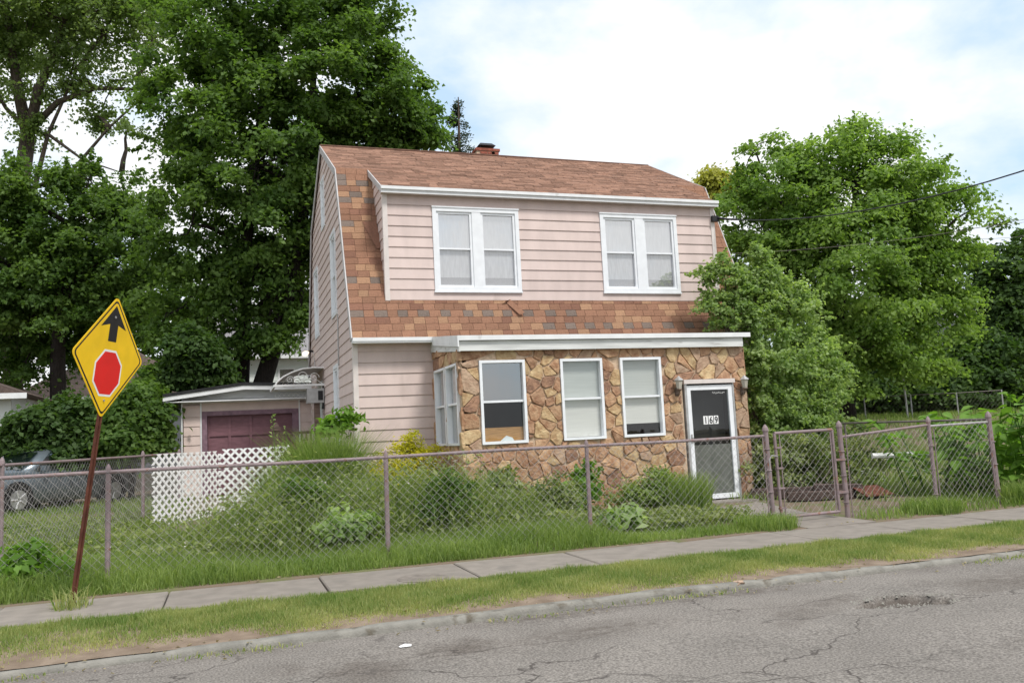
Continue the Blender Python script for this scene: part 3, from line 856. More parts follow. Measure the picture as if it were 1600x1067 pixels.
# stone facing laid piece by piece: a cell for every stone
def clip(poly, a, b, c):                            # keep a*x+b*y <= c
    out = []
    for i in range(len(poly)):
        p, q = poly[i], poly[(i + 1) % len(poly)]
        dp, dq = a * p[0] + b * p[1] - c, a * q[0] + b * q[1] - c
        if dp <= 0: out.append(p)
        if dp * dq < 0:
            t = dp / (dp - dq); out.append((p[0] + t * (q[0] - p[0]), p[1] + t * (q[1] - p[1])))
    return out
def stones(parent, F, u0, u1, w0, w1, holes, step, seed, gap=0.004, thick=0.032, asp=1.3):
    r_ = random.Random(seed)
    seeds = []
    nu, nw = max(1, int((u1 - u0) / (step * asp))), int((w1 - w0) / step)
    for j in range(nw):
        for i in range(nu):
            seeds.append((u0 + (i + .5 + (0.5 if j % 2 else 0) + r_.uniform(-.42, .42)) * (u1 - u0) / nu, w0 + (j + .5 + r_.uniform(-.42, .42)) * (w1 - w0) / nw))
    seeds = [q for q in seeds if r_.random() > .27]
    for k, s in enumerate(seeds):
        poly = [(u0, w0), (u1, w0), (u1, w1), (u0, w1)]
        for k2, q in enumerate(seeds):
            if k2 == k or abs(q[0] - s[0]) > 1.2 or abs(q[1] - s[1]) > 1.2: continue
            dx, dy = q[0] - s[0], q[1] - s[1]
            ln = math.hypot(dx, dy)
            if ln < 1e-6: continue
            poly = clip(poly, dx, dy, (q[0] ** 2 + q[1] ** 2 - s[0] ** 2 - s[1] ** 2) / 2 - gap * ln)
            if len(poly) < 3: break
        for (a, c, e, f) in holes:
            if len(poly) < 3: break
            if max(p[0] for p in poly) <= a or min(p[0] for p in poly) >= c or max(p[1] for p in poly) <= e or min(p[1] for p in poly) >= f: continue
            cx, cy = sum(p[0] for p in poly) / len(poly), sum(p[1] for p in poly) / len(poly)
            d = [(a - cx, (1, 0, a)), (cx - c, (-1, 0, -c)), (e - cy, (0, 1, e)), (cy - f, (0, -1, -f))]
            best = max(d)
            if best[0] < -0.09: poly = []; break
            poly = clip(poly, *best[1])
        if len(poly) < 3: continue
        ar = abs(sum(poly[i][0] * poly[(i + 1) % len(poly)][1] - poly[(i + 1) % len(poly)][0] * poly[i][1] for i in range(len(poly)))) / 2
        if ar < 0.0022: continue
        # roughen the outline, then three rings: base, shoulder, face
        P = []
        n = len(poly)
        cx, cy = sum(p[0] for p in poly) / n, sum(p[1] for p in poly) / n
        for i in range(n):
            p, q = poly[i], poly[(i + 1) % n]
            dl = math.hypot(q[0] - p[0], q[1] - p[1])
            if dl < 0.02: continue
            m_ = max(1, min(3, int(dl / 0.09)))
            for t in range(m_):
                f_ = (t + (0.18 if t == 0 else 0)) / m_
                P.append((p[0] + (q[0] - p[0]) * f_ + r_.uniform(-.006, .006), p[1] + (q[1] - p[1]) * f_ + r_.uniform(-.006, .006)))
        if len(P) < 3: continue
        mb = MB(); n = len(P)
        tk = thick * r_.uniform(.6, 1.25); tu, tw = r_.uniform(-.10, .10), r_.uniform(-.10, .10)
        for sc, nn in ((1.0, -0.02), (0.985, tk * .7), (0.92, tk)):
            for (x, y) in P:
                X, Y = cx + (x - cx) * sc, cy + (y - cy) * sc
                k_ = nn + ((x - cx) * tu + (y - cy) * tw + r_.uniform(-.006, .008)) * (1 if nn > 0.03 else .3 if nn > 0 else 0)
                mb.v.append(tuple(F.p(X, k_, Y)))
        mb.v.append(tuple(F.p(cx + r_.uniform(-.03, .03), tk * r_.uniform(.9, 1.3), cy + r_.uniform(-.03, .03))))
        for ring in range(2):
            for i in range(n):
                j = (i + 1) % n
                mb.f.append((ring * n + i, ring * n + j, ring * n + n + j, ring * n + n + i))
        for i in range(n): mb.f.append((2 * n + i, 2 * n + (i + 1) % n, 3 * n))
        mb.build('stone', STONE[r_.choices(range(5), (4, 4, 3, 2, 2))[0]], parent)
DL, DR, DT = 5.575, 6.596, 2.08
mb = MB()
ph = [(a + .02, c - .02, WZ0 + .02, WZ1 - .02) for a, c in PWIN] + [(DL - .02, DR + .02, -.3, DT + .06)]
us = sorted({PL + .03, PR} | {h[0] for h in ph} | {h[1] for h in ph})
for a, c in zip(us[:-1], us[1:]):
    hs = [h for h in ph if h[0] <= (a + c) / 2 <= h[1]]
    if not hs: mb.fbox(FP, a, c, -.1, 0, -.25, 2.80)
    else:
        if hs[0][2] > -.2: mb.fbox(FP, a, c, -.1, 0, -.25, hs[0][2])
        mb.fbox(FP, a, c, -.1, 0, hs[0][3], 2.80)
sf = mb.build('stone_wall', 'mortar', house)
stones(sf, FP, PL + .0, PR, -.12, 2.77, [(a - .005, c + .005, WZ0 - .005, WZ1 + .005) for a, c in PWIN] + [(DL - .06, DR + .01, -.4, DT + .07)], 0.165, 11)
mb = MB()
sh = [(.23, .95, 1.215, 2.54), (1.08, 1.79, 1.215, 2.54)]
for a, c, hs in ((0.0, .23, None), (.23, .95, 1), (.95, 1.08, None), (1.08, 1.79, 1), (1.79, 1.93, None)):
    if hs is None: mb.fbox(FS, a, c, -.1, 0, -.25, 2.95)
    else: mb.fbox(FS, a, c, -.1, 0, -.25, 1.215); mb.fbox(FS, a, c, -.1, 0, 2.54, 2.95)
ss = mb.build('stone_wall', 'mortar', house)
stones(ss, FS, 0.0, 1.96, -.12, 2.78, [(.205, .975, 1.19, 2.565), (1.055, 1.815, 1.19, 2.565)], 0.24, 12)
stones(ss, FS, 0.0, 1.3, 2.785, 2.93, [], 0.14, 13)
FR_ = Fr((PR, PV, 0), (0, 1, 0), (0, 0, 1))
rsw = MB().box(PR - .02, PR, PV, 0, -.25, 2.8).build('stone_wall', 'mortar', house)
stones(rsw, FR_, 0.0, 1.9, -.12, 2.77, [], 0.30, 14)
# porch roof, fascia
MB().hexa([(PL - .04, -2.06, 2.90), (PR + .06, -2.06, 2.90), (PR + .06, .1, 3.12), (PL - .04, .1, 3.12), (PL - .04, -2.06, 2.975), (PR + .06, -2.06, 2.975), (PR + .06, .1, 3.20), (PL - .04, .1, 3.20)]).build('porch_roof', 'roof_black', house)
MB().box(PL - .05, PR + .075, -2.10, -2.055, 2.905, 2.985).build('gutter', 'trim', house)
MB().box(PL - .03, PR - .07, -2.052, -2.02, 2.735, 2.90).build('fascia', 'fascia_weathered', house)
MB().hexa([(PL - .075, -2.10, 2.80), (PL - .05, -2.10, 2.80), (PL - .05, -.3, 3.02), (PL - .075, -.3, 3.02), (PL - .075, -2.10, 2.985), (PL - .05, -2.10, 2.985), (PL - .05, -.3, 3.185), (PL - .075, -.3, 3.185)]).build('fascia', 'trim', house)
MB().hexa([(PL - .045, -2.05, 2.725), (PL - .02, -2.05, 2.725), (PL - .02, -.02, 2.93), (PL - .045, -.02, 2.93), (PL - .045, -2.05, 2.89), (PL - .02, -2.05, 2.89), (PL - .02, -.02, 3.10), (PL - .045, -.02, 3.10)]).build('fascia', 'fascia_weathered', house)
MB().box(PR - .09, PR - .065, -2.05, -.02, 2.74, 2.90).build('fascia', 'fascia_weathered', house)
MB().box(PL - .02, PR - .09, -2.02, PV + .1, 2.745, 2.77).build('soffit', 'trim', house)
# ---- front door: storm door with glass, number plates, handle
door = MB().ring(FP, DL + .045, DR - .03, .02, DT - .03, .085, -.02, .03).build('door', 'window_white', house)
tag(door, 'white framed glass storm door')
MB().fbox(FP, DL, DL + .045, -.08, .05, 0, DT + .0).fbox(FP, DR - .03, DR + .0, -.08, .045, 0, DT).build('door_frame', 'grey_metal', door)
MB().fbox(FP, DL - .01, DR + .02, -.06, .07, DT, DT + .075).build('door_header', 'corner_trim', door)
sheet(FP, DL + .13, DR - .115, .004, .105, DT - .115).build('pane', 'glass_dark', door)
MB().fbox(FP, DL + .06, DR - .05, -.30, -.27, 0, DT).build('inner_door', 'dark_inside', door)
MB().fbox(FP, DL + .13, DR - .115, -.012, -.008, .105, .98).build('painted_reflection', 'reflection_grey', door)  # added sheet behind the lower glass, its grey stands for the reflected pavement
MB().fbox(FP, DL + .075, DL + .105, .03, .045, 1.02, 1.18).build('handle_plate', 'grey_metal', door)
MB().tube([FP.p(DL + .09, .045, 1.12), FP.p(DL + .09, .085, 1.12), FP.p(DL + .09, .085, 1.03)], .008, 6).build('handle', 'grey_metal', door)
def textmesh(body, size, F, u, n, w, m, parent, name):
    cu = bpy.data.curves.new(name, 'FONT'); cu.body = body; cu.size = size; cu.align_x = 'CENTER'; cu.offset = 0.0035
    ob = bpy.data.objects.new(name, cu); COL.objects.link(ob)
    me = bpy.data.meshes.new_from_object(ob.evaluated_get(bpy.context.evaluated_depsgraph_get()))
    bpy.data.objects.remove(ob)
    off = OFF[parent.name]
    for v in me.vertices:
        p = F.p(u + v.co.x * .85, n, w + v.co.y) - off
        v.co = p
    me.materials.append(MATS[m])
    o = bpy.data.objects.new(name, me); COL.objects.link(o); o.parent = parent; OFF[o.name] = off
    return o
for i, ch_ in enumerate('169'):
    u = 5.985 + i * 0.108
    pl = MB().fbox(FP, u - .046, u + .046, .007, .010, 1.345, 1.495).build('number_plate', 'sign_white', door)
    textmesh(ch_, 0.165, FP, u, .0125, 1.362, 'sign_black', pl, 'digit')
# faint white script on the glass
pts = []
for i in range(40):
    t = i / 39
    pts.append(FP.p(6.16 + .26 * t, .009, 1.905 + .014 * math.sin(t * 38) * (1.3 - t) + .006 * math.sin(t * 15)))
MB().tube(pts, .0035, 4).build('script_lettering', 'sign_white', door)
stp = MB().box(5.45, 6.66, -2.40, -1.96, -.25, -.005).build('door_step', 'concrete', house)
# carriage lamps
for u, w in ((5.42, 2.0), (6.77, 1.98)):
    lp = MB().fbox(FP, u - .035, u + .035, .03, .06, w - .13, w + .02).build('wall_lamp', 'bronze', house)
    o_ = FP.p(u, .14, w)
    hx = lambda r, z: [(o_.x + r * math.cos(k * math.pi / 3), o_.y + r * math.sin(k * math.pi / 3), o_.z + z) for k in range(6)]
    def lathe(prof, nm, mm):
        mb = MB()
        for r, z in prof: mb.v += hx(r, z)
        for a in range(len(prof) - 1):
            for k in range(6): mb.f.append((a * 6 + k, a * 6 + (k + 1) % 6, a * 6 + 6 + (k + 1) % 6, a * 6 + 6 + k))
        mb.build(nm, mm, lp)
    lathe([(.01, .22), (.03, .20), (.085, .155), (.092, .145), (.075, .14)], 'lamp_cap', 'grey_metal')
    lathe([(.072, .14), (.048, 0.0)], 'lamp_glass', 'lamp_glass')
    lathe([(.05, 0.0), (.055, -.02), (.02, -.05), (.006, -.10)], 'lamp_base', 'bronze')
    MB().tube([FP.p(u, .05, w - .09), FP.p(u, .10, w - .12), FP.p(u, .14, w - .06)], .012, 6).build('lamp_arm', 'bronze', lp)
# bulb on the side wall and its conduit
b0 = Vector((-.02, 7.5, 3.74))
MB().tube([(0, 7.45, 3.78), (-.10, 7.45, 3.79), (-.14, 7.42, 3.76)], .03, 6).build('flood_lamp', 'black_metal', house)
mb = MB(); 
for k in range(5):
    pass
mb.tube([(-.14, 7.42, 3.76), (-.20, 7.40, 3.73), (-.27, 7.36, 3.70), (-.30, 7.34, 3.685)], [.02, .065, .06, .02], 8)
mb.build('flood_bulb', 'lit_bulb', house, smooth=True)
MB().tube([(-.03, 1.98, 3.95), (-.035, 2.0, 3.2), (-.035, 2.02, 2.9)], .014, 5).build('conduit', 'grey_metal', house)
MB().tube([(-.03, 7.2, 3.75), (-.035, 7.05, 3.5), (-.035, 6.9, 3.35), (-.03, 6.75, 3.1)], .010, 5).build('cable', 'grey_metal', house)
# metal awning over the side door
aw = thing('awning', (0, 5.8, 2.72), 'curved white metal door awning with scrollwork on the side wall', 'awning')
arc = [(0, 3.12), (-.25, 3.13), (-.5, 3.11), (-.75, 3.03), (-.95, 2.93), (-1.08, 2.82), (-1.16, 2.70)]
mb = MB()
for (a, c) in zip(arc[:-1], arc[1:]):
    mb.hexa([(a[0], 4.95, a[1] - .012), (c[0], 4.95, c[1] - .012), (c[0], 6.75, c[1] - .012), (a[0], 6.75, a[1] - .012), (a[0], 4.95, a[1]), (c[0], 4.95, c[1]), (c[0], 6.75, c[1]), (a[0], 6.75, a[1])])
mb.build('canopy', 'grey_metal', aw)
for y in (4.96, 6.74):
    MB().tube([(x, y, z) for x, z in arc], .018, 6).build('rim', 'lattice_white', aw)
    MB().box(-1.15, 0, y - .02, y + .02, 2.70, 2.75).build('side_bar', 'lattice_white', aw)
    for cx, cz, r in ((-.25, 2.90, .12), (-.52, 2.93, .12), (-.80, 2.86, .09)):
        MB().tube([(cx + r * (1 - k / 26) * math.cos(k * .42), y, cz + r * (1 - k / 26) * math.sin(k * .42)) for k in range(22)], .008, 4).build('scroll', 'lattice_white', aw)
    MB().tube([(-.05, y, 2.75), (-.35, y, 2.95), (-.62, y, 2.78)], .008, 4).build('scroll', 'lattice_white', aw)
MB().box(-1.17, -1.13, 4.95, 6.75, 2.69, 2.75).build('front_bar', 'lattice_white', aw)
for k in range(9):
    cx = -1.0 + k * .115
    MB().tube([(cx + .05 * math.cos(t * .6), 6.74, 2.60 + .05 * math.sin(t * .6)) for t in range(12)], .007, 4).build('scallop', 'lattice_white', aw)
# utility box on its post
ub = thing('utility_box', (-.22, 5.1, 0.0), 'pale grey metal box with dark vent on a wooden post', 'utility box')
MB().box(-.42, -.03, 4.92, 5.28, 2.30, 2.64).build('casing', 'grey_metal', ub)
MB().box(-.17, -.06, 4.905, 4.92, 2.36, 2.58).build('vent', 'black_metal', ub)
MB().box(-.25, -.12, 5.03, 5.16, -.1, 2.30).build('post', 'weathered_wood', ub)
MB().tube([(-.02, 5.05, 2.72), (-.03, 4.95, 2.4), (-.06, 4.97, 2.15)], .03, 6).build('hose', 'black_metal', ub)

# ------------------------------------------------------------------ placement helpers (a picture point at a chosen real distance)
FPX = 1333.0
def ray(px, py): return c_f + c_r * ((px - 800) / FPX) + c_u * ((533.5 - py) / FPX)
def atd(px, py, d): return CAM + ray(px, py) * d
def aty(px, py, y):
    r_ = ray(px, py); return CAM + r_ * ((y - CAM.y) / r_.y)

# ------------------------------------------------------------------ garage
GY = 8.5
gar = thing('garage', (-1.7, GY, 0.15), 'low pink garage with a purple panelled door and black flat gable roof', 'garage')
FG = Fr((0, GY, 0), (1, 0, 0), (0, 0, 1))
gw = MB().box(-3.33, -2.72, GY + .08, GY + .14, 0, 2.6).box(-.5, 0.0, GY + .08, GY + .14, 0, 2.6).box(-2.72, -.5, GY + .08, GY + .14, 2.25, 2.6).box(-3.33, -3.25, GY + .14, GY + 6, 0, 2.6).box(-.08, 0.0, GY + .14, GY + 6, 0, 2.6).box(-3.33, 0, GY + 6, GY + 6.1, 0, 2.6).build('wall', 'garage_siding', gar)
siding(gw, FG, 0.0, 2.50, lambda z: (-3.28, -2.86), expo=0.245, m='garage_siding')
siding(gw, FG, 0.0, 2.50, lambda z: (-.33, 0.0), expo=0.245, m='garage_siding')
MB().fbox(FG, -2.86, -.33, -.06, .015, 2.42, 2.60).build('header_panel', 'garage_siding', gar)
MB().fbox(FG, -2.86, -1.0, -.06, .012, 2.28, 2.42).fbox(FG, -1.0, -.33, -.06, .016, 2.30, 2.42).build('header_panel', 'garage_siding', gar)
for u in (-3.34, -2.87, -.345):
    MB().fbox(FG, u, u + .035, -.03, .04, 0, 2.62).build('corner_board', 'trim', gar)
MB().fbox(FG, -2.83, -2.70, -.06, .03, 0, 2.34).fbox(FG, -.52, -.35, -.06, .03, 0, 2.34).fbox(FG, -2.70, -.52, -.06, .03, 2.22, 2.34).build('door_frame', 'purple_trim', gar)
gd = MB().fbox(FG, -2.70, -.52, -.14, -.10, .12, 2.24).build('garage_door', 'purple_paint', gar)
for i in range(4):
    for j in range(4):
        u0 = -2.68 + i * .54; w0 = .15 + j * .52
        MB().ring(FG, u0, u0 + .54, w0, w0 + .52, .035, -.10, -.07).build('panel_frame', 'purple_paint', gd)
pk = (-1.78, 2.93)
MB().prism(FG, [(-3.33, 2.56), (0.03, 2.56), (0.03, 2.78), pk, (-3.33, 2.70)], -.08, .02).build('gable', 'fascia_weathered', gar)
for a, c in (((-3.76, 2.68), pk), (pk, (0.25, 2.86))):
    MB().hexa([(a[0], GY - .38, a[1] - .06), (c[0], GY - .38, c[1] - .06), (c[0], GY - .35, c[1] - .06), (a[0], GY - .35, a[1] - .06), (a[0], GY - .38, a[1] + .05), (c[0], GY - .38, c[1] + .05), (c[0], GY - .35, c[1] + .05), (a[0], GY - .35, a[1] + .05)]).build('fascia', 'trim', gar)
    MB().hexa([(a[0], GY - .40, a[1] + .051), (c[0], GY - .40, c[1] + .051), (c[0], GY + 6.3, c[1] + .051), (a[0], GY + 6.3, a[1] + .051), (a[0], GY - .40, a[1] + .13), (c[0], GY - .40, c[1] + .13), (c[0], GY + 6.3, c[1] + .13), (a[0], GY + 6.3, a[1] + .13)]).build('roof', 'roof_black', gar)
MB().box(-3.74, 0.2, GY - .34, GY + .02, 2.585, 2.61).build('soffit', 'trim', gar)
# side deck with railing
dk = thing('deck', (-.6, 6.2, 0.1), 'small weathered wooden side deck with a capped railing post', 'deck')
for k in range(8):
    MB().box(-1.15 + k * .145, -1.15 + k * .145 + .135, 5.5, 7.4, .72, .76).build('plank', 'weathered_wood', dk)
MB().box(-1.18, -1.04, 5.42, 5.56, 0, 1.74).build('post', 'weathered_wood', dk)
MB().box(-1.22, -1.0, 5.38, 5.60, 1.70, 1.78).hexa([(-1.19, 5.41, 1.78), (-1.03, 5.41, 1.78), (-1.03, 5.57, 1.78), (-1.19, 5.57, 1.78), (-1.14, 5.46, 1.89), (-1.08, 5.46, 1.89), (-1.08, 5.52, 1.89), (-1.14, 5.52, 1.89)]).build('post_cap', 'weathered_wood', dk)
MB().box(-1.04, -.03, 5.44, 5.54, 1.60, 1.66).build('rail', 'weathered_wood', dk)
MB().box(-1.04, -.03, 5.46, 5.52, .85, .90).build('rail', 'weathered_wood', dk)
for k in range(9):
    MB().box(-.98 + k * .11, -.94 + k * .11, 5.465, 5.505, .90, 1.60).build('baluster', 'weathered_wood', dk)
for x in (-1.1, -.1):
    MB().box(x - .05, x + .05, 7.2, 7.3, 0, .72).build('post', 'weathered_wood', dk)

# ------------------------------------------------------------------ neighbouring houses
def simple_house(loc, x0, x1, y0, y1, z0, zw, zr, label, wallm, roofm, ridge='x', over=.35, hip=False, wins=(), board=0.22):
    h = thing('neighbour_house', loc, label, 'house')
    w = MB().box(x0, x1, y0 + .03, y1, z0, zw).build('wall', wallm, h)
    F_ = Fr((0, y0, 0), (1, 0, 0), (0, 0, 1))
    if board: siding(w, F_, z0 + .3, zw, lambda z: (x0, x1), expo=board, m=wallm)
    a, b_, c, d = x0 - over, x1 + over, y0 - over, y1 + over
    mb = MB()
    if hip:
        i = min((b_ - a), (d - c)) / 2 * .98
        r0, r1 = (a + i, b_ - i) if ridge == 'x' else ((a + b_) / 2, (a + b_) / 2)
        q0, q1 = ((c + d) / 2, (c + d) / 2) if ridge == 'x' else (c + i, d - i)
    else:
        r0, r1 = (a, b_) if ridge == 'x' else ((a + b_) / 2, (a + b_) / 2)
        q0, q1 = ((c + d) / 2, (c + d) / 2) if ridge == 'x' else (c, d)
    B = [(a, c, zw), (b_, c, zw), (b_, d, zw), (a, d, zw)]
    T = [(r0, q0, zr), (r1, q0, zr), (r1, q1, zr), (r0, q1, zr)]
    mb.hexa(B + T)
    mb.build('roof', roofm, h)
    MB().box(a, b_, c - .02, c + .02, zw - .14, zw + .02).build('fascia', 'trim', h)
    if not hip and ridge == 'y':
        MB().prism(F_, [(x0, zw), (x1, zw), ((x0 + x1) / 2, zr - .15)], -.05, .0).build('gable', wallm, h)
    for (u0, u1, w0, w1) in wins:
        wn = MB().ring(F_, u0, u1, w0, w1, .08, -.02, .05).build('window', 'trim', h)
        MB().fbox(F_, u0 + .08, u1 - .08, .026, .03, w0 + .08, w1 - .08).build('pane', 'glass_bright', wn)
    return h
simple_house((-11.2, 15, .3), -14.2, -8.2, 12.9, 19, .2, 3.22, 4.6, 'white sided outbuilding beside the parked car', 'white_siding', 'brown_roof', 'y', .5, board=.3)
simple_house((-7, 26, .5), -10.4, -3.2, 24.6, 31, .3, 3.8, 6.2, 'grey house with a brown hipped roof half hidden by shrubs', 'grey_siding', 'brown_roof', 'x', .5, True, [(-7.6, -6.8, 1.6, 2.9)], 0)
simple_house((.6, 29, 1), -2.8, 4.2, 26, 33, .5, 5.55, 8.6, 'white two storey house behind the big maple trunks', 'white_siding', 'grey_roof', 'x', .5, False, [(0.1, .9, 3.4, 5.0), (-2.2, -1.5, 3.4, 5.0)], .24)
simple_house((29, 16, 1.5), 25.5, 31.5, 13, 19, 1.2, 4.3, 6.6, 'white house showing through the leaves by the big leaved thicket', 'white_siding', 'grey_roof', 'x', .4, False, [(26.5, 27.4, 2.4, 3.8)], .25)

# ------------------------------------------------------------------ fences
def chain(mb, P0, P1, z0, z1, pitch=0.104, r=0.0019, spike=0.03):
    P0, P1 = Vector(P0), Vector(P1)
    Lh = (P1 - P0).length; H = z1 - z0
    d = (P1 - P0) / Lh; nrm = Vector((d.y, -d.x, 0))
    for sgn in (1, -1):
        c = -H if sgn > 0 else 0.0
        while c < (Lh if sgn > 0 else Lh + H):
            # line: s = c + sgn * h
            if sgn > 0: ha, hb = max(0, -c), min(H, Lh - c)
            else: ha, hb = max(0, c - Lh), min(H, c)
            if hb - ha > .01:
                if hb > H - 1e-4: hb = H + spike
                A_ = P0 + d * (c + sgn * ha) + Vector((0, 0, z0 + ha)) + nrm * (.004 * sgn)
                B_ = P0 + d * (c + sgn * hb) + Vector((0, 0, z0 + hb)) + nrm * (.004 * sgn)
                mb.tube([A_, B_], r, 3, False)
            c += pitch
    return mb
def cap(p, r):
    mb = MB()
    x, y, z = p
    mb.tube([(x, y, z), (x, y, z + .012), (x, y, z + .05), (x, y, z + .085), (x, y, z + .10)], [r * 1.2, r * 1.25, r * 1.05, r * .5, r * .12], 8)
    return mb
FY = -5.05
ff = thing('chain_link_fence', (1.0, FY, -.1), 'long mauve chain link fence along the pavement before the weedy yard', 'fence')
RZ = lambda x: 1.135 + 0.006 * math.sin(x * 1.3)
for x in (-12.2, -9.4, -6.45, -3.46, -.38, 2.28):
    MB().tube([(x, FY, -.35), (x + .01, FY, RZ(x) - .02)], .029, 8).build('post', 'mauve_paint', ff)
    cap((x + .01, FY, RZ(x) - .01), .026).build('post_cap', 'mauve_paint', ff)
MB().tube([(5.08, FY, -.35), (5.06, FY, 1.20)], .037, 10).build('post', 'mauve_paint', ff)
cap((5.06, FY, 1.20), .038).build('post_cap', 'mauve_paint', ff)
MB().tube([(x, FY + .0, RZ(x)) for x in np.linspace(-12.2, 5.05, 40)], .021, 8).build('top_rail', 'mauve_paint', ff)
chain(MB(), (-12.2, FY - .035, 0), (5.03, FY - .035, 0), -.10, 1.125).build('wire_mesh', 'wire', ff)
for z in (.05, .35, .65, .95): MB().tube([(5.06 + .045 * math.cos(k * .7), FY + .045 * math.sin(k * .7), z) for k in range(10)], .008, 4).build('tension_band', 'mauve_paint', ff)
MB().tube([(4.99, FY - .035, -.08), (4.98, FY - .035, 1.12)], .008, 4).build('tension_bar', 'mauve_paint', ff)
# gate
gt = thing('gate', (5.7, FY, -.02), 'rusty mauve chain link gate between two capped posts', 'gate')
gxa, gxb, gza, gzb = 5.20, 6.19, -.015, 1.165
mb = MB()
MB().tube([(gxa, FY - .02, gza), (gxa - .01, FY - .02, gzb)], .022, 8).build('stile', 'mauve_paint', gt)
MB().tube([(gxb, FY - .02, gza + .01), (gxb - .01, FY - .02, gzb + .01)], .022, 8).build('stile', 'mauve_paint', gt)
MB().tube([(gxa, FY - .02, gza), (gxb, FY - .02, gza + .01)], .022, 8).build('bottom_rail', 'mauve_paint', gt)
MB().tube([(gxa - .01, FY - .02, gzb), (gxb - .01, FY - .02, gzb + .01)], .022, 8).build('top_rail', 'mauve_paint', gt)
chain(MB(), (gxa + .06, FY - .035, 0), (gxb - .06, FY - .035, 0), gza + .03, gzb - .02, spike=0).build('wire_mesh', 'wire', gt)
for x in (gxa + .06, gxb - .06): MB().tube([(x, FY - .035, gza + .03), (x, FY - .035, gzb - .02)], .008, 4).build('tension_bar', 'mauve_paint', gt)
for x, d in ((gxa, 1), (gxb, -1)):
    for z in (.10, .38, .66, .95): MB().box(x - .03, x + .03 + .05 * d, FY - .05, FY - .005, z, z + .022).build('tension_band', 'mauve_paint', gt)
MB().tube([(gxa, FY - .05, .84), (gxa - .10, FY - .05, .86), (gxa - .14, FY - .04, .80), (gxa - .13, FY - .03, .62)], .009, 5).build('latch', 'grey_metal', gt)
for z in (.25, .72): MB().box(gxb - .01, 6.36, FY - .045, FY + .02, z, z + .03).build('hinge', 'mauve_paint', gt)
# right-hand run
rf = thing('chain_link_fence', (7.8, FY, -.1), 'short sagging chain link fence from gate post to the leafy thicket', 'fence')
PX = ((6.33, 1.20, .037, 1.10), (7.98, 1.20, .031, 1.17), (9.20, 1.23, .040, 1.17))
for i, (x, zt, r, _) in enumerate(PX):
    MB().tube([(x + .02, FY, -.35), (x - (.0 if i < 2 else .02), FY, zt)], r, 10).build('post', 'mauve_paint', rf)
    cap((x - (.0 if i < 2 else .02), FY, zt), r).build('post_cap', 'mauve_paint', rf)
MB().tube([(6.36, FY, 1.06), (7.2, FY, 1.115), (7.96, FY, 1.165)], .019, 8).build('top_rail', 'mauve_paint', rf)
MB().tube([(8.0, FY, 1.145), (9.2, FY, 1.16)], .019, 8).build('top_rail', 'wire', rf)
chain(MB(), (6.38, FY - .035, 0), (7.97, FY - .035, 0), -.10, 1.09, spike=.02).build('wire_mesh', 'wire', rf)
chain(MB(), (8.02, FY - .035, 0), (9.17, FY - .035, 0), -.10, 1.155, spike=.05).build('wire_mesh', 'wire', rf)
for x in (6.40, 8.03, 9.13): MB().tube([(x, FY - .04, -.1), (x, FY - .04, 1.1)], .008, 4).build('tension_bar', 'mauve_paint', rf)
for x, _, r, _ in PX:
    for z in (.12, .5, .85): MB().tube([(x + (r + .008) * math.cos(k * .7), FY + (r + .008) * math.sin(k * .7), z) for k in range(10)], .008, 4).build('tension_band', 'mauve_paint', rf)
# side fence on the right running back
bf = thing('chain_link_fence', (9.3, 0, 0), 'dark railed chain link fence running back from the corner post', 'fence')
MB().tube([(9.22, -5.0, 1.2), (9.25, -1, 1.24), (9.35, 3.0, 1.34), (9.4, 6.5, 1.45)], .02, 6).build('top_rail', 'dark_wire', bf)
for y in (-1.6, 1.2, 4.0, 6.5): MB().tube([(9.28, y, gz(9.28, y) - .2), (9.28, y, 1.28 + .03 * y * .8)], .025, 6).build('post', 'dark_wire', bf)
chain(MB(), (9.25, -5.0, 0), (9.35, 6.5, 0), .0, 1.2, pitch=.12, spike=.04).build('wire_mesh', 'dark_wire', bf)
# far fence on the rise
fb = thing('chain_link_fence', (17, 6.6, 1.1), 'low dark wire fence across the far lawn under the trees', 'fence')
for k in range(7):
    x = 12.5 + k * 1.55; y = 7.9 - k * .33
    z = gz(x, y)
    MB().tube([(x, y, z - .2), (x, y, z + .72)], .022, 5).build('post', 'grey_metal', fb)
MB().tube([(12.5 + k * 1.55, 7.9 - k * .33, gz(12.5 + k * 1.55, 7.9 - k * .33) + .70) for k in range(7)], .014, 5).build('top_rail', 'dark_wire', fb)
for k in range(6):
    a = (12.5 + k * 1.55, 7.9 - k * .33, 0); c = (12.5 + (k + 1) * 1.55, 7.9 - (k + 1) * .33, 0)
    zz_ = gz(a[0], a[1])
    chain(MB(), a, c, zz_, zz_ + .68, pitch=.14, r=.002, spike=0).build('wire_mesh', 'dark_wire', fb)
MB().tube([(18.25, 6.3, 1.0), (18.22, 6.3, 2.6)], .035, 6).build('tall_post', 'grey_metal', fb)
# left side fence between yard and driveway
lf = thing('chain_link_fence', (-4.4, 0, 0), 'rusty railed chain link fence between the yard and the parked car', 'fence')
lp = [(-5.55, -4.95), (-5.0, -2.7), (-3.74, 2.4), (-3.25, 5.6)]
for i, (x, y) in enumerate(lp):
    MB().tube([(x, y, -.3), (x, y, 1.26 + .01 * i)], .031 if i else .036, 8).build('post', 'mauve_paint', lf)
    cap((x, y, 1.26 + .01 * i), .03).build('post_cap', 'mauve_paint', lf)
MB().tube([(x, y, 1.245 + .015 * i) for i, (x, y) in enumerate(lp)], .022, 8).build('top_rail', 'mauve_paint', lf)
for a, c in zip(lp[:-1], lp[1:]):
    chain(MB(), (a[0], a[1], 0), (c[0], c[1], 0), 0.0, 1.23, spike=0.02).build('wire_mesh', 'wire', lf)
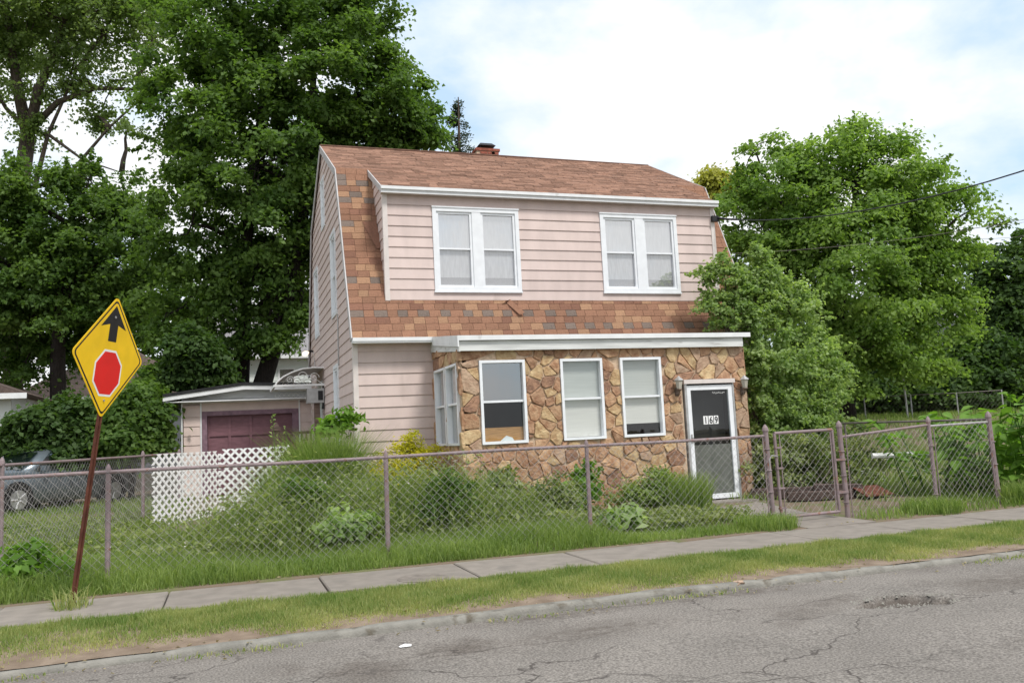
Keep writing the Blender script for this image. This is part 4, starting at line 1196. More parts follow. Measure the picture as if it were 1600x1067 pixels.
# white lattice panels
def lattice(P0, P1, z0, z1, label):
    lt = thing('lattice_panel', ((P0[0] + P1[0]) / 2, (P0[1] + P1[1]) / 2, z0), label, 'lattice', 'white lattice panels by the garage')
    P0, P1 = Vector((P0[0], P0[1], 0)), Vector((P1[0], P1[1], 0))
    Ln = (P1 - P0).length; F_ = Fr(P0, P1 - P0, (0, 0, 1)); H = z1 - z0
    for sg in (1, -1):
        c = -H + .03 if sg > 0 else .07
        while c < (Ln if sg > 0 else Ln + H):
            if sg > 0: a, b_ = max(0, -c), min(H, Ln - c)
            else: a, b_ = max(0, c - Ln), min(H, c)
            if b_ - a > .04:
                n0 = .001 if sg > 0 else .0075
                hw = .031
                MB().prism(F_, [(c + sg * a - hw, z0 + a), (c + sg * a + hw, z0 + a), (c + sg * b_ + hw, z0 + b_), (c + sg * b_ - hw, z0 + b_)], n0, n0 + .006).build('slat', 'lattice_white', lt)
            c += .165
    return lt
lattice((-3.46, .95), (-2.35, 2.35), .02, 1.30, 'white lattice panel joining the side fence post')
lattice((-2.35, 2.35), (-1.05, 1.95), .02, 1.33, 'white lattice panel standing before the purple garage door')

# ------------------------------------------------------------------ warning sign on a leaning post
sw_ = Vector((0.948 * .143, -.314 * .143, 1)).normalized()
su = Vector((.42, .907, 0)); su = (su - sw_ * su.dot(sw_)).normalized()
base = Vector((-3.66, -6.12, -.14))
sg = thing('warning_sign', base, 'yellow diamond stop ahead sign on a leaning rusty brown post', 'sign')
FSn = Fr(base, su, sw_)
SC = 2.46                                          # sign centre up the post
def rdiamond(r, cr=.05):
    out = []
    for k in range(4):
        a = math.pi / 2 * k + math.pi / 2
        cx, cy = (r - cr * 1.414) * math.cos(a), (r - cr * 1.414) * math.sin(a)
        for t in range(7):
            b_ = a - math.pi / 4 + t * math.pi / 12
            out.append((cx + cr * math.cos(b_), SC + cy + cr * math.sin(b_)))
    return out
def octagon(r, cy): return [(r * math.cos(math.pi / 8 + k * math.pi / 4), cy + r * math.sin(math.pi / 8 + k * math.pi / 4)) for k in range(8)]
MB().prism(FSn, rdiamond(.61), .030, .034).build('plate', 'sign_yellow', sg)
MB().prism(FSn, rdiamond(.58, .045), .0345, .0352).build('border', 'sign_black', sg)
MB().prism(FSn, rdiamond(.556, .038), .0355, .0362).build('field', 'sign_yellow', sg)
ac = SC + .30
MB().prism(FSn, [(0, ac + .215), (-.215, ac - .01), (-.07, ac + .025), (-.07, ac - .145), (.07, ac - .145), (.07, ac + .025), (.215, ac - .01)], .0366, .0372).build('arrow', 'sign_black', sg)
MB().prism(FSn, octagon(.25, SC - .16), .0366, .0372).build('octagon_border', 'sign_white', sg)
MB().prism(FSn, octagon(.227, SC - .16), .0376, .0382).build('octagon', 'sign_red', sg)
for w in (SC + .40, SC - .43): MB().tube([FSn.p(0, .03, w), FSn.p(0, .045, w)], .012, 6).build('bolt', 'grey_metal', sg)
mb = MB()
for a, c, e, f in ((-.016, .016, 0.0, .004), (-.016, -.012, .004, .024), (.012, .016, .004, .024), (-.036, -.012, .024, .028), (.012, .036, .024, .028)):
    mb.fbox(FSn, a, c, e, f, -.35, SC + .5)
mb.build('post', 'rust_post', sg)

# ------------------------------------------------------------------ parked car
cp = atd(62, 768, 20.3); cp.z = gz(cp.x, cp.y)
head = Vector((-1.5, -1.95, 0)).normalized()
car = thing('parked_car', cp, 'dark grey sedan parked behind the side fence', 'car')
FC = Fr(cp, Vector((0, 0, 1)).cross(head) * -1, (0, 0, 1))   # n = heading
if FC.n.dot(head) < 0: FC = Fr(cp, Vector((0, 0, 1)).cross(head), (0, 0, 1))
def loft(secs, nm, mm, closed=True, smooth=True):
    mb = MB(); k = len(secs[0])
    for s_ in secs: mb.v += [tuple(FC.p(*p)) for p in s_]
    for a in range(len(secs) - 1):
        for q in range(k if closed else k - 1):
            q2 = (q + 1) % k
            mb.f.append((a * k + q, a * k + q2, a * k + k + q2, a * k + k + q))
    mb.f.append(tuple(range(k))[::-1]); mb.f.append(tuple(range((len(secs) - 1) * k, len(secs) * k)))
    return mb.build(nm, mm, car, smooth=smooth)
def bsec(n_, hw, zb, zm, zt):
    half = [(hw * .86, zb), (hw * .97, zb + .10), (hw, zm), (hw * .96, zt - .08), (hw * .80, zt)]
    return [(u, n_, w) for u, w in half] + [(-u, n_, w) for u, w in half[::-1]]
loft([bsec(-2.30, .74, .42, .62, .86), bsec(-2.22, .82, .30, .62, .97), bsec(-1.75, .89, .22, .60, 1.02), bsec(-.9, .90, .20, .58, .98), bsec(.3, .90, .20, .56, .95), bsec(1.05, .90, .20, .56, .93), bsec(1.75, .87, .22, .55, .84), bsec(2.15, .79, .26, .52, .74), bsec(2.32, .66, .34, .50, .66)], 'body', 'car_paint')
def csec(n_, hb, ht, zb, zt): 
    half = [(hb, zb), (hb * .5 + ht * .5 + .02, zb * .45 + zt * .55), (ht, zt - .03), (ht * .8, zt)]
    return [(u, n_, w) for u, w in half] + [(-u, n_, w) for u, w in half[::-1]]
loft([csec(-1.75, .72, .60, .98, 1.03), csec(-1.15, .76, .60, .95, 1.32), csec(-.55, .78, .59, .95, 1.43), csec(.15, .78, .59, .93, 1.44), csec(.55, .78, .58, .92, 1.36), csec(1.15, .74, .56, .90, .97)], 'cabin', 'car_paint')
def cquad(nm, pts, mm='car_glass'):
    mb = MB(); mb.poly([FC.p(*p) for p in pts]); return mb.build(nm, mm, car)
for s_ in (1, -1):
    cquad('side_window', [(s_ * .795, .82, .97), (s_ * .80, -.12, .97), (s_ * .665, -.08, 1.385), (s_ * .665, .30, 1.375)])
    cquad('side_window', [(s_ * .80, -.20, .97), (s_ * .79, -1.10, .985), (s_ * .675, -.95, 1.27), (s_ * .665, -.16, 1.385)])
    MB().fbox(Fr(FC.p(s_ * .97, .72, .98), FC.u, FC.w), -.08, .08, -.05, .07, -.05, .07).build('mirror', 'car_paint', car)
    for n_ in (-1.38, 1.36):
        o_ = FC.p(s_ * .80, n_, .33)
        ax = FC.u * s_
        MB().tube([o_ - ax * .10, o_ + ax * .10], .40, 18).build('wheel_arch', 'black_metal', car)
        wl = MB().tube([o_ - ax * .09, o_ + ax * .115], .325, 18).build('wheel', 'tyre', car)
        MB().tube([o_ + ax * .116, o_ + ax * .122], .215, 14).build('rim', 'alloy', wl)
        for k in range(5):
            t = k * 2 * math.pi / 5
            v_ = FC.n * math.cos(t) + FC.w * math.sin(t)
            MB().tube([o_ + ax * .124 + v_ * .04, o_ + ax * .124 + v_ * .20], .022, 5).build('spoke', 'car_lamp', wl)
    cquad('headlight', [(s_ * .72, 2.27, .60), (s_ * .84, 2.02, .62), (s_ * .84, 1.95, .75), (s_ * .68, 2.2, .72)], 'car_lamp')
    cquad('tail_light', [(s_ * .60, -2.31, .68), (s_ * .835, -2.2, .68), (s_ * .82, -2.2, .88), (s_ * .58, -2.29, .86)], 'car_tail')
cquad('windscreen', [(-.70, 1.13, .985), (.70, 1.13, .985), (.575, .565, 1.362), (-.575, .565, 1.362)])
cquad('rear_window', [(-.66, -1.72, 1.045), (.66, -1.72, 1.045), (.57, -1.18, 1.325), (-.57, -1.18, 1.325)])

# ------------------------------------------------------------------ overhead cables
cb = thing('power_cable', (9, -.6, 5.6), 'black service cable slung from the dormer corner over the shrub', 'cable')
a, c = Vector((7.85, .1, 5.72)), atd(1700, 232, 12.0)
MB().tube([a.lerp(c, t) + Vector((0, 0, -.35 * 4 * t * (1 - t))) for t in np.linspace(0, 1, 16)], .012, 5).build('strand', 'black_metal', cb)
MB().tube([a + Vector((0, 0, .03)), a.lerp(c, .04) + Vector((0, 0, -.04)), a.lerp(c, .08) + Vector((0, 0, -.09))], .02, 5).build('splice', 'black_metal', cb)
MB().box(7.72, 7.88, .06, .14, 5.66, 5.78).build('anchor', 'black_metal', cb)
for i, (p0, d0, p1, d1) in enumerate((((1080, 398), 24, (1700, 322), 24), ((1500, 356), 30, (1720, 308), 30), ((1500, 372), 30, (1720, 336), 30))):
    A_, B_ = atd(*p0, d0), atd(*p1, d1)
    tag(MB().tube([A_.lerp(B_, t) + Vector((0, 0, -.3 * 4 * t * (1 - t))) for t in np.linspace(0, 1, 14)], .007, 4).build('utility_line', 'dark_wire'),
        ('thin utility line crossing low in front of the round green tree', 'upper of the two lines right of the round tree', 'lower of the two lines right of the round tree')[i], 'cable', 'distant utility lines')

# ------------------------------------------------------------------ vegetation
UP = np.array([0, 0, 1.0])
def nrmz(v): return v / (np.linalg.norm(v, axis=1, keepdims=True) + 1e-9)
def leafcloud(name, c, size, nb, m, parent, rg, rnd=None, asp=0.75, fold=0.18, jit=0.75, dirs=None):
    """one small folded leaf per centre: c (N,3), size (N,), nb preferred normals (N,3)"""
    n_ = len(c)
    nn = nrmz(nb + rg.normal(0, jit, (n_, 3)))
    d = rg.normal(0, 1, (n_, 3)) if dirs is None else dirs + rg.normal(0, .35, (n_, 3))
    d = nrmz(d - nn * np.sum(d * nn, 1, keepdims=True))
    s_ = np.cross(nn, d)
    size = size[:, None]
    V = np.empty((n_, 4, 3))
    V[:, 0] = c - d * size * .5
    V[:, 1] = c + s_ * size * asp * .5 + nn * size * fold - d * size * .05
    V[:, 2] = c + d * size * .55
    V[:, 3] = c - s_ * size * asp * .5 + nn * size * fold - d * size * .05
    if rnd is None: rnd = rg.random(n_)
    return npmesh(name, V.reshape(-1, 3), np.arange(n_ * 4), 4, m, parent, rnd=np.repeat(np.clip(rnd, 0, 1), 4))
def lobecloud(lobes, nclump, nleaf, rg, clump=(.35, .7), flat=.55, shell=.45, noise=.25, size=(.12, .2)):
    """leaf centres in clumps spread through a set of ellipsoid lobes (x,y,z,rx,ry,rz)"""
    lobes = np.array(lobes, dtype=float)
    vol = lobes[:, 3] * lobes[:, 4] * lobes[:, 5]
    pick = rg.choice(len(lobes), nclump, p=vol ** .75 / np.sum(vol ** .75))
    L_ = lobes[pick]
    u = nrmz(rg.normal(0, 1, (nclump, 3)))
    rad = (shell + (1 - shell) * rg.random(nclump) ** .6) * (1 + noise * rg.normal(0, .5, nclump))
    cc = L_[:, :3] + u * L_[:, 3:] * rad[:, None]
    cs = rg.uniform(clump[0], clump[1], nclump)
    ctr = lobes[:, :3].mean(0)
    k = rg.integers(0, nclump, nleaf)
    off = rg.normal(0, .45, (nleaf, 3)) * cs[k][:, None] * np.array([1, 1, flat])
    # clump tops dome over: leaves further out hang lower
    off[:, 2] -= .35 * (off[:, 0] ** 2 + off[:, 1] ** 2) / cs[k]
    c = cc[k] + off
    out = nrmz(c - ctr) * .45 + UP * .85 + nrmz(off) * .35
    tone = rg.random(nclump)
    rnd = .62 * tone[k] + .38 * rg.random(nleaf)
    return c, rg.uniform(size[0], size[1], nleaf), out, rnd, cc
def limbs(mb, root, targets, r0, rg, n=6, bend=.12, rend=.25):
    root = Vector(root)
    for t in targets:
        t = Vector(t); ln = (t - root).length
        pts = [root.lerp(t, k / 4) + Vector(rg.normal(0, bend * ln * .25, 3)) * (0 if k in (0, 4) else 1) + Vector((0, 0, .10 * ln * math.sin(math.pi * k / 4))) * .4 for k in range(5)]
        mb.tube(pts, [r0 * (1 - k / 4 * (1 - rend)) for k in range(5)], n)
def tree(name, label, base, lobes, nclump, nleaf, leafm, seed, trunk, r0=.3, barkm='bark', group=None, cat='tree', size=(.13, .22), twigs=70, shoots=0, shoot_len=1.3, **kw):
    rg = np.random.default_rng(seed)
    base = Vector(base)
    t = thing(name, base, label, cat, group)
    c, s_, nb, rnd, cc = lobecloud(lobes, nclump, nleaf, rg, size=size, **kw)
    mb = MB()
    for path, ra, rb_ in trunk:
        mb.tube([Vector(p) for p in path], [ra + (rb_ - ra) * k / (len(path) - 1) for k in range(len(path))], 10)
    mb.build('trunk', barkm, t, smooth=True)
    ends = [Vector(p) for path, _, _ in trunk for p in path[len(path) // 2:]]
    br = MB()
    mids = []
    for lb in lobes:
        q = Vector(lb[:3]); e = min(ends, key=lambda p: (p - q).length + (0 if p.z < q.z else 4))
        limbs(br, e, [q], r0 * .33, rg, 6); mids.append(q)
    for k in rg.integers(0, len(cc), twigs):
        q = Vector(cc[k]); e = min(mids, key=lambda p: (p - q).length)
        limbs(br, e, [q], r0 * .11, rg, 4, .2, .3)
    br.build('branches', barkm, t, smooth=True)
    if shoots:
        lo = np.array(lobes, dtype=float)
        k = rg.choice(len(lo), shoots, p=lo[:, 3] ** 2 / np.sum(lo[:, 3] ** 2))
        d = nrmz(rg.normal(0, 1, (shoots, 3)) * np.array([1, 1, .8]) + UP * .55)
        f_ = rg.uniform(.45, 1.0, (shoots, 34)); reach = rg.uniform(1.0, shoot_len, shoots)
        q = rg.integers(0, 3, (shoots, 34)) * 0
        P_ = lo[k][:, None, :3] + d[:, None, :] * lo[k][:, None, 3:] * (f_ * reach[:, None])[:, :, None]
        P_ = P_ + rg.normal(0, 1, P_.shape) * (.30 * (1.12 - f_))[:, :, None] * size[1] * 2.2
        P_[:, :, 2] -= (f_ * f_ * .10) * lo[k][:, None, 3]
        P_ = P_.reshape(-1, 3)
        c = np.concatenate([c, P_]); s_ = np.concatenate([s_, rg.uniform(size[0], size[1], len(P_))])
        nb = np.concatenate([nb, np.repeat(d, 34, 0) * .5 + UP * .7]); rnd = np.concatenate([rnd, np.repeat(rg.random(shoots), 34) * .6 + .4 * rg.random(len(P_))])
    leafcloud('crown', c, s_, nb, leafm, t, rg, rnd)
    return t
def LB(items, sq=1.0):
    out = []
    for px, py, d, r in items:
        p = atd(px, py, d); out.append((p.x, p.y, p.z, r, r, r * sq))
    return out
g_ = lambda p: (p.x, p.y, gz(p.x, p.y) - .2)
# big maple behind the garage, two leaning stems
D1 = 27.5
ml = LB([(470, 110, D1, 3.3), (560, 150, D1, 2.3), (400, 260, D1 - 1, 3.0), (330, 130, D1, 2.5), (300, 350, D1 - 1.5, 1.9), (490, 330, D1 + 1, 2.6), (610, 190, D1, 1.6), (675, 205, D1, .75),
         (640, 260, D1 + .5, 1.4), (285, 480, D1 - 1, 1.35), (330, 530, D1 - .5, 1.1), (450, 420, D1 + 1, 1.7), (500, -60, D1, 2.8), (360, 10, D1, 2.2), (270, 230, D1, 1.2), (420, 500, D1 - .5, .9), (560, 250, D1 + 1, 2.0), (345, 545, D1 - .5, .9), (425, 535, D1 - .6, .55), (475, 505, D1 - .3, .7), (330, 440, D1 - 1, 1.3), (455, 470, D1 - .5, .8), (395, 440, D1 - 1, 1.0)])
b1, b2 = atd(377, 640, D1), atd(402, 640, D1)
tree('maple_tree', 'huge dark green maple towering behind the garage and house', g_(b1), ml, 560, 140000, 'leaf_maple', 21,
     [([g_(b1), atd(376, 600, D1), atd(381, 500, D1), atd(385, 380, D1), atd(400, 240, D1), atd(420, 90, D1)], .32, .10),
      ([g_(b2), atd(410, 600, D1), atd(438, 510, D1), atd(462, 420, D1), atd(480, 300, D1), atd(490, 120, D1)], .36, .10)], .36, 'bark_dark', size=(.11, .19), clump=(.4, .8), shell=.35, shoots=380, shoot_len=1.22)
# tall open tree at the left
D2 = 33.0
tl = LB([(60, 20, D2, 2.5), (165, 50, D2, 2.1), (-20, 130, D2, 1.9), (222, 120, D2, 1.0), (120, -60, D2, 3.4), (205, 20, D2, 1.5), (110, 120, D2, 1.3), (20, 60, D2 + 1, 1.7), (150, 180, D2 + .5, .8), (-60, 20, D2, 3.4), (240, 60, D2, 1.1), (200, 200, D2, .6), (60, 210, D2, .8)], .8)
bt = atd(24, 640, D2)
tree('ash_tree', 'tall open crowned tree with bare forking limbs', g_(bt), tl, 520, 56000, 'leaf_light', 22,
     [([g_(bt), atd(20, 480, D2), atd(28, 330, D2), atd(44, 210, D2)], .36, .27), ([atd(44, 215, D2), atd(28, 140, D2), atd(16, 60, D2), atd(5, -20, D2)], .24, .10),
      ([atd(44, 215, D2), atd(60, 140, D2), atd(88, 80, D2), atd(100, 30, D2)], .22, .09), ([atd(46, 205, D2), atd(90, 160, D2), atd(150, 138, D2), atd(215, 140, D2)], .15, .05),
      ([atd(30, 400, D2), atd(55, 290, D2), atd(75, 210, D2), atd(120, 110, D2)], .13, .04), ([atd(38, 300, D2), atd(110, 270, D2), atd(170, 200, D2), atd(225, 150, D2)], .09, .03), ([atd(75, 210, D2), atd(130, 250, D2), atd(190, 270, D2)], .07, .02)], .36, 'bark', size=(.09, .17), clump=(.35, .8), shell=.2, shoots=260, shoot_len=1.5, twigs=160)
# dense tree under it
D3 = 31.0
tm = LB([(110, 330, D3, 2.0), (40, 420, D3, 2.3), (180, 400, D3, 2.0), (120, 470, D3, 2.0), (25, 300, D3, 1.5), (205, 320, D3, 1.1), (20, 500, D3, 1.4), (200, 480, D3, 1.4), (-60, 380, D3, 2.6), (40, 565, D3, 1.2), (-10, 560, D3, 1.2), (140, 280, D3, 1.0), (100, 520, D3 + 1, 1.3)])
bm = atd(95, 640, D3)
tree('maple_tree', 'middling leafy tree spreading under the tall open tree', g_(bm), tm, 420, 70000, 'leaf_maple', 23, [([g_(bm), atd(90, 560, D3), atd(95, 460, D3), atd(110, 350, D3)], .33, .1)], .28, 'bark_dark', size=(.11, .2), shoots=260, shoot_len=1.3)
# shrubs around the grey house
for i, (lst, lab) in enumerate((([(60, 665, 20.5, .62), (95, 655, 21, .6), (40, 690, 20.5, .5), (130, 695, 21, .55), (165, 690, 21.5, .5), (85, 700, 20.5, .5)], 'dark shrub mass behind the parked car'),
                                ([(205, 655, 21.5, .72), (232, 625, 22.5, .5), (190, 690, 21, .5), (240, 685, 22, .42), (245, 590, 23.5, .35)], 'leafy shrub crowding the garage corner'),
                                ([(300, 545, 23.5, .6), (325, 575, 24, .6), (275, 585, 23.5, .4)], 'overgrown bush rising behind the garage roof'))):
    l_ = LB(lst); b_ = Vector(l_[0][:3])
    tree('shrub', lab, (b_.x, b_.y, gz(b_.x, b_.y) - .1), l_, 150, 19000, 'leaf_dark' if i != 1 else 'leaf_maple', 30 + i, [([(b_.x, b_.y, gz(b_.x, b_.y) - .1), (b_.x, b_.y, b_.z)], .08, .04)], .10, 'bark_dark', cat='shrub', size=(.10, .17), twigs=30, clump=(.25, .5))
# conifer tip behind the roof
cs = atd(716, 240, 33.0)
con = thing('conifer_tree', (cs.x, cs.y, gz(cs.x, cs.y)), 'thin grey green conifer top beside the chimney', 'tree')
rg = np.random.default_rng(40)
top = atd(716, 152, 33.0)
MB().tube([(cs.x, cs.y, 0.5), (cs.x, cs.y, 10), top], [.2, .12, .02], 6).build('trunk', 'bark', con)
cc_, dd_ = [], []
for k in range(150):
    t = rg.random() ** .7; z = top.z - t * 8.5; r_ = .18 + 2.1 * t; a = rg.random() * 6.28
    for q in range(60):
        f_ = rg.random(); p = np.array([cs.x + math.cos(a) * r_ * f_, cs.y + math.sin(a) * r_ * f_, z - .25 * r_ * f_ + .12 * f_ * f_]) + rg.normal(0, .07, 3)
        cc_.append(p)
cc_ = np.array(cc_)
leafcloud('crown', cc_, rg.uniform(.10, .18, len(cc_)), np.tile(UP, (len(cc_), 1)), 'leaf_conifer', con, rg, asp=.35)
# round bright tree on the right
D4 = 27.0
tr_ = LB([(1330, 285, D4, 2.0), (1240, 300, D4, 1.7), (1420, 315, D4, 1.7), (1190, 350, D4, 1.4), (1480, 385, D4, 1.1), (1330, 420, D4 - 1, 2.1), (1430, 450, D4, 1.6), (1240, 430, D4, 1.5), (1400, 530, D4 - .5, 1.3),
          (1320, 545, D4 - 1, 1.4), (1490, 480, D4, .95), (1265, 245, D4, .8), (1160, 290, D4, .7), (1480, 560, D4, .8), (1340, 235, D4, .8), (1255, 520, D4, 1.2), (1160, 400, D4 + 1, 1.1), (1515, 330, D4, .45), (1180, 235, D4, .4)])
bb = atd(1325, 640, D4)
tree('elm_tree', 'broad bright green round crowned tree right of the house', g_(bb), tr_, 430, 105000, 'leaf_bright', 24,
     [([g_(bb), atd(1320, 590, D4), atd(1310, 520, D4), atd(1320, 430, D4), atd(1335, 320, D4)], .26, .08), ([atd(1318, 560, D4), atd(1370, 480, D4), atd(1430, 400, D4)], .14, .05), ([atd(1315, 530, D4), atd(1270, 440, D4), atd(1230, 340, D4)], .13, .05)], .26, 'bark_dark', size=(.09, .16), shell=.5, clump=(.4, .85), flat=.42, shoots=260, shoot_len=1.2, twigs=140)
# yellow tree glimpsed beyond it
yl = LB([(1116, 285, 33, .55), (1108, 315, 33, .45), (1140, 290, 33, .5)])
by = Vector(yl[0][:3])
tree('locust_tree', 'yellow leaved tree peeking out behind the round green tree', (by.x, by.y, gz(by.x, by.y) - .2), yl, 60, 5000, 'leaf_yellow', 25, [([(by.x, by.y, gz(by.x, by.y) - .2), (by.x + .2, by.y, 4), (by.x, by.y, by.z)], .16, .05)], .15, size=(.12, .2), twigs=15)
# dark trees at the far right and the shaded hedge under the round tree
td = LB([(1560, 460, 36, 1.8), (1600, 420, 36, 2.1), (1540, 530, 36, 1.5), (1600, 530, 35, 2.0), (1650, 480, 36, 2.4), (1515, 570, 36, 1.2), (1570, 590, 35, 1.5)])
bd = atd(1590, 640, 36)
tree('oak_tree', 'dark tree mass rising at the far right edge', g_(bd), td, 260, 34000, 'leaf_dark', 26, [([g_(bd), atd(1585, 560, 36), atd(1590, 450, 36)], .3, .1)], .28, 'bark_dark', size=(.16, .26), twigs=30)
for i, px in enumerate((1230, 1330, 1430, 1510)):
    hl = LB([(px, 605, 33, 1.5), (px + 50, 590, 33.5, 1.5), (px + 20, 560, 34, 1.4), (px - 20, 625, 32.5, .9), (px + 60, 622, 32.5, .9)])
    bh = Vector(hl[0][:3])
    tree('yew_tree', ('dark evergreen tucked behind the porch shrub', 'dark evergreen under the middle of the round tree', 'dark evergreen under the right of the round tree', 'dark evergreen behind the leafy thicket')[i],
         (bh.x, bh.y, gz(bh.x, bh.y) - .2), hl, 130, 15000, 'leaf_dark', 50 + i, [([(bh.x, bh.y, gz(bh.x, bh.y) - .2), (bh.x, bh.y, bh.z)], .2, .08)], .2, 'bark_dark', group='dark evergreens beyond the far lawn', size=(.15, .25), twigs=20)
# filler trees far back so that the skyline closes
for i, (px, py, d, r) in enumerate(((300, 470, 44, 3.4), (180, 420, 48, 3.6), (560, 420, 50, 4.5), (-40, 450, 40, 3.4), (1700, 480, 44, 4.0))):
    l_ = LB([(px, py, d, r), (px + 40, py + 60, d, r * .8), (px - 50, py + 70, d, r * .8), (px, py + 130, d, r * .8)]); b_ = Vector(l_[0][:3])
    tree('distant_tree', ('pale distant tree seen through the gap left of the maple', 'distant tree beyond the grey house roof', 'distant tree hidden by the gambrel house', 'distant tree beyond the white outbuilding', 'distant tree past the dark tree mass')[i], (b_.x, b_.y, gz(b_.x, b_.y) - .2), l_, 120, 11000, 'leaf_maple', 60 + i,
         [([(b_.x, b_.y, gz(b_.x, b_.y) - .2), (b_.x, b_.y, b_.z)], .3, .1)], .3, 'bark_dark', size=(.22, .36), twigs=15)
# big shrub at the porch corner
def LY(items):
    out = []
    for px, py, y, r in items:
        p = aty(px, py, y); out.append((p.x, p.y, p.z, r, r * .85, r))
    return out
sl = LY([(1195, 445, -.8, .52), (1165, 510, -.9, .62), (1235, 490, -.7, .62), (1205, 580, -1.0, .85), (1270, 545, -.6, .55), (1285, 610, -.8, .5), (1205, 660, -1.0, .65), (1098, 432, -.7, .22), (1118, 475, -.9, .36), (1255, 645, -.9, .6),
         (1315, 585, -.7, .25), (1185, 400, -.8, .25), (1150, 450, -.8, .4), (1215, 730, -.9, .6), (1265, 710, -.7, .5), (1130, 415, -.8, .25)])
tree('lilac_shrub', 'tall pale leaved shrub hugging the porch corner beside the front door', (8.3, -.85, -.05), sl, 420, 44000, 'leaf_shrub', 27,
     [([(8.3, -.85, -.1), (8.25, -.9, 1.2), (8.1, -.85, 2.6)], .06, .03), ([(8.4, -.8, -.1), (8.7, -.8, 1.1), (8.9, -.8, 2.3)], .05, .03), ([(8.2, -.9, -.1), (7.7, -.9, 1.6), (7.3, -.85, 3.0)], .05, .02)], .09, 'bark', cat='shrub', size=(.05, .095), clump=(.13, .28), twigs=60, shell=.2, shoots=430, shoot_len=1.75)
# ---- grass and weeds
def blades(name, xy, h, w, lean, m, parent=None, rg=None, rnd=None, zf=gz):
    n_ = len(xy)
    z = np.array([zf(x, y) for x, y in xy])
    a = rg.random(n_) * 6.283; b_ = rg.random(n_) * 6.283
    side = np.stack([np.cos(a), np.sin(a), np.zeros(n_)], 1) * w[:, None] * .5
    ln = np.stack([np.cos(b_), np.sin(b_), np.zeros(n_)], 1) * (lean * h * rg.random(n_))[:, None]
    base = np.stack([xy[:, 0], xy[:, 1], z - .01], 1)
    H = np.stack([np.zeros(n_), np.zeros(n_), h], 1)
    V = np.empty((n_, 5, 3))
    V[:, 0] = base - side; V[:, 1] = base + side
    V[:, 2] = base + H * .58 + ln * .35 + side * .75; V[:, 3] = base + H * .58 + ln * .35 - side * .75
    V[:, 4] = base + H * (1 - .25 * lean) + ln
    q = np.arange(n_)[:, None] * 5
    quads = (q + np.array([[0, 1, 2, 3]])); tip = (q + np.array([[3, 2, 4, 4]]))
    # tips as triangles would need mixed sizes: give every face three corners
    tri = np.concatenate([q + np.array([[0, 1, 2]]), q + np.array([[0, 2, 3]]), q + np.array([[3, 2, 4]])], 1).ravel()
    if rnd is None: rnd = rg.random(n_)
    return npmesh(name, V.reshape(-1, 3), tri, 3, m, parent, rnd=np.repeat(np.clip(rnd, 0, 1), 5))
def fbm(x, y, s, seed=0):
    return (np.sin(x * s + seed) * np.sin(y * s * 1.3 + seed * 2) + .6 * np.sin(x * s * 2.3 + y * s * 1.1 + seed * 3) + .4 * np.sin(y * s * 3.7 - x * s * 1.9 + seed)) / 2
def blades1(name, xy, h, w, m, rg, rnd):
    n_ = len(xy); z = np.array([gz(a, c) for a, c in xy])
    a = rg.random(n_) * 6.283; b_ = rg.random(n_) * 6.283
    side = np.stack([np.cos(a), np.sin(a), np.zeros(n_)], 1) * w[:, None] * .5
    base = np.stack([xy[:, 0], xy[:, 1], z], 1)
    V = np.empty((n_, 3, 3)); V[:, 0] = base - side; V[:, 1] = base + side
    V[:, 2] = base + np.stack([np.cos(b_) * h * .8 * rg.random(n_), np.sin(b_) * h * .8 * rg.random(n_), h], 1)
    return npmesh(name, V.reshape(-1, 3), np.arange(n_ * 3), 3, m, None, rnd=np.repeat(np.clip(rnd, 0, 1), 3))
rg = np.random.default_rng(70)
# verge: short patchy grass, worn bare along the kerb
n_ = 330000
x = rg.uniform(-8, 14, n_) ; y = rg.uniform(-8.16, -6.80, n_)
bare = sst_ = np.clip((y + 8.13) / .42 + .55 * fbm(x, y, 2.1, 1) + .3 * fbm(x, y, 7.0, 4), 0, 1)
bare = np.where((x < -2.9) & (y < -7.2), bare * .45, bare)
keep = rg.random(n_) < bare ** 1.2
x, y = x[keep], y[keep]; n_ = len(x)
dry = np.clip(.42 + .35 * fbm(x, y, 3.0, 2) + rg.normal(0, .22, n_) + .35 * np.clip((-7.65 - y) / .5, 0, 1), 0, 1)
o = blades1('verge_grass', np.stack([x, y], 1), rg.uniform(.02, .062, n_) * (.7 + .5 * np.clip((y + 8.1) / .7, 0, 1)) * (1 + .5 * fbm(x, y, 4.1, 3)), rg.uniform(.006, .012, n_), 'grass_verge', rg, dry)
tag(o, 'short patchy grass verge between pavement and kerb', 'grass', kind='stuff')
# yard: tall fresh grass along the fence
n_ = 90000
x = rg.uniform(-8, 4.9, n_); y = -5.62 + rg.random(n_) ** 1.25 * 2.6
keep = rg.random(n_) < np.clip(.85 - .28 * np.clip(x - 2.3, 0, 9) + .45 * fbm(x, y, 1.7, 5) + .3 * fbm(x, y, 5.3, 2), .10, 1)
x, y = x[keep], y[keep]; n_ = len(x)
hh = rg.uniform(.10, .44, n_) * (.75 + .35 * fbm(x, y, 1.2, 3)) * np.where(x > 2.4, .6, 1) * np.clip(.35 + (y + 5.68) / .4, .35, 1)
o = blades('yard_grass', np.stack([x, y], 1), np.clip(hh, .06, .5), rg.uniform(.005, .011, n_), .95, 'grass_tall', rg=rg, rnd=np.clip(.5 + .3 * fbm(x, y, 2.2, 8) + rg.normal(0, .2, n_), 0, 1))
tag(o, 'tall fresh grass growing through the chain link fence', 'grass', kind='stuff')
# low grass elsewhere: drive side, right-hand yard, far lawn
n_ = 70000
n_ = 90000
x = np.concatenate([rg.uniform(-12, -3, 26000), rg.uniform(6.3, 14, 24000), rg.uniform(9, 24, 20000), rg.uniform(13, 32, 20000)])

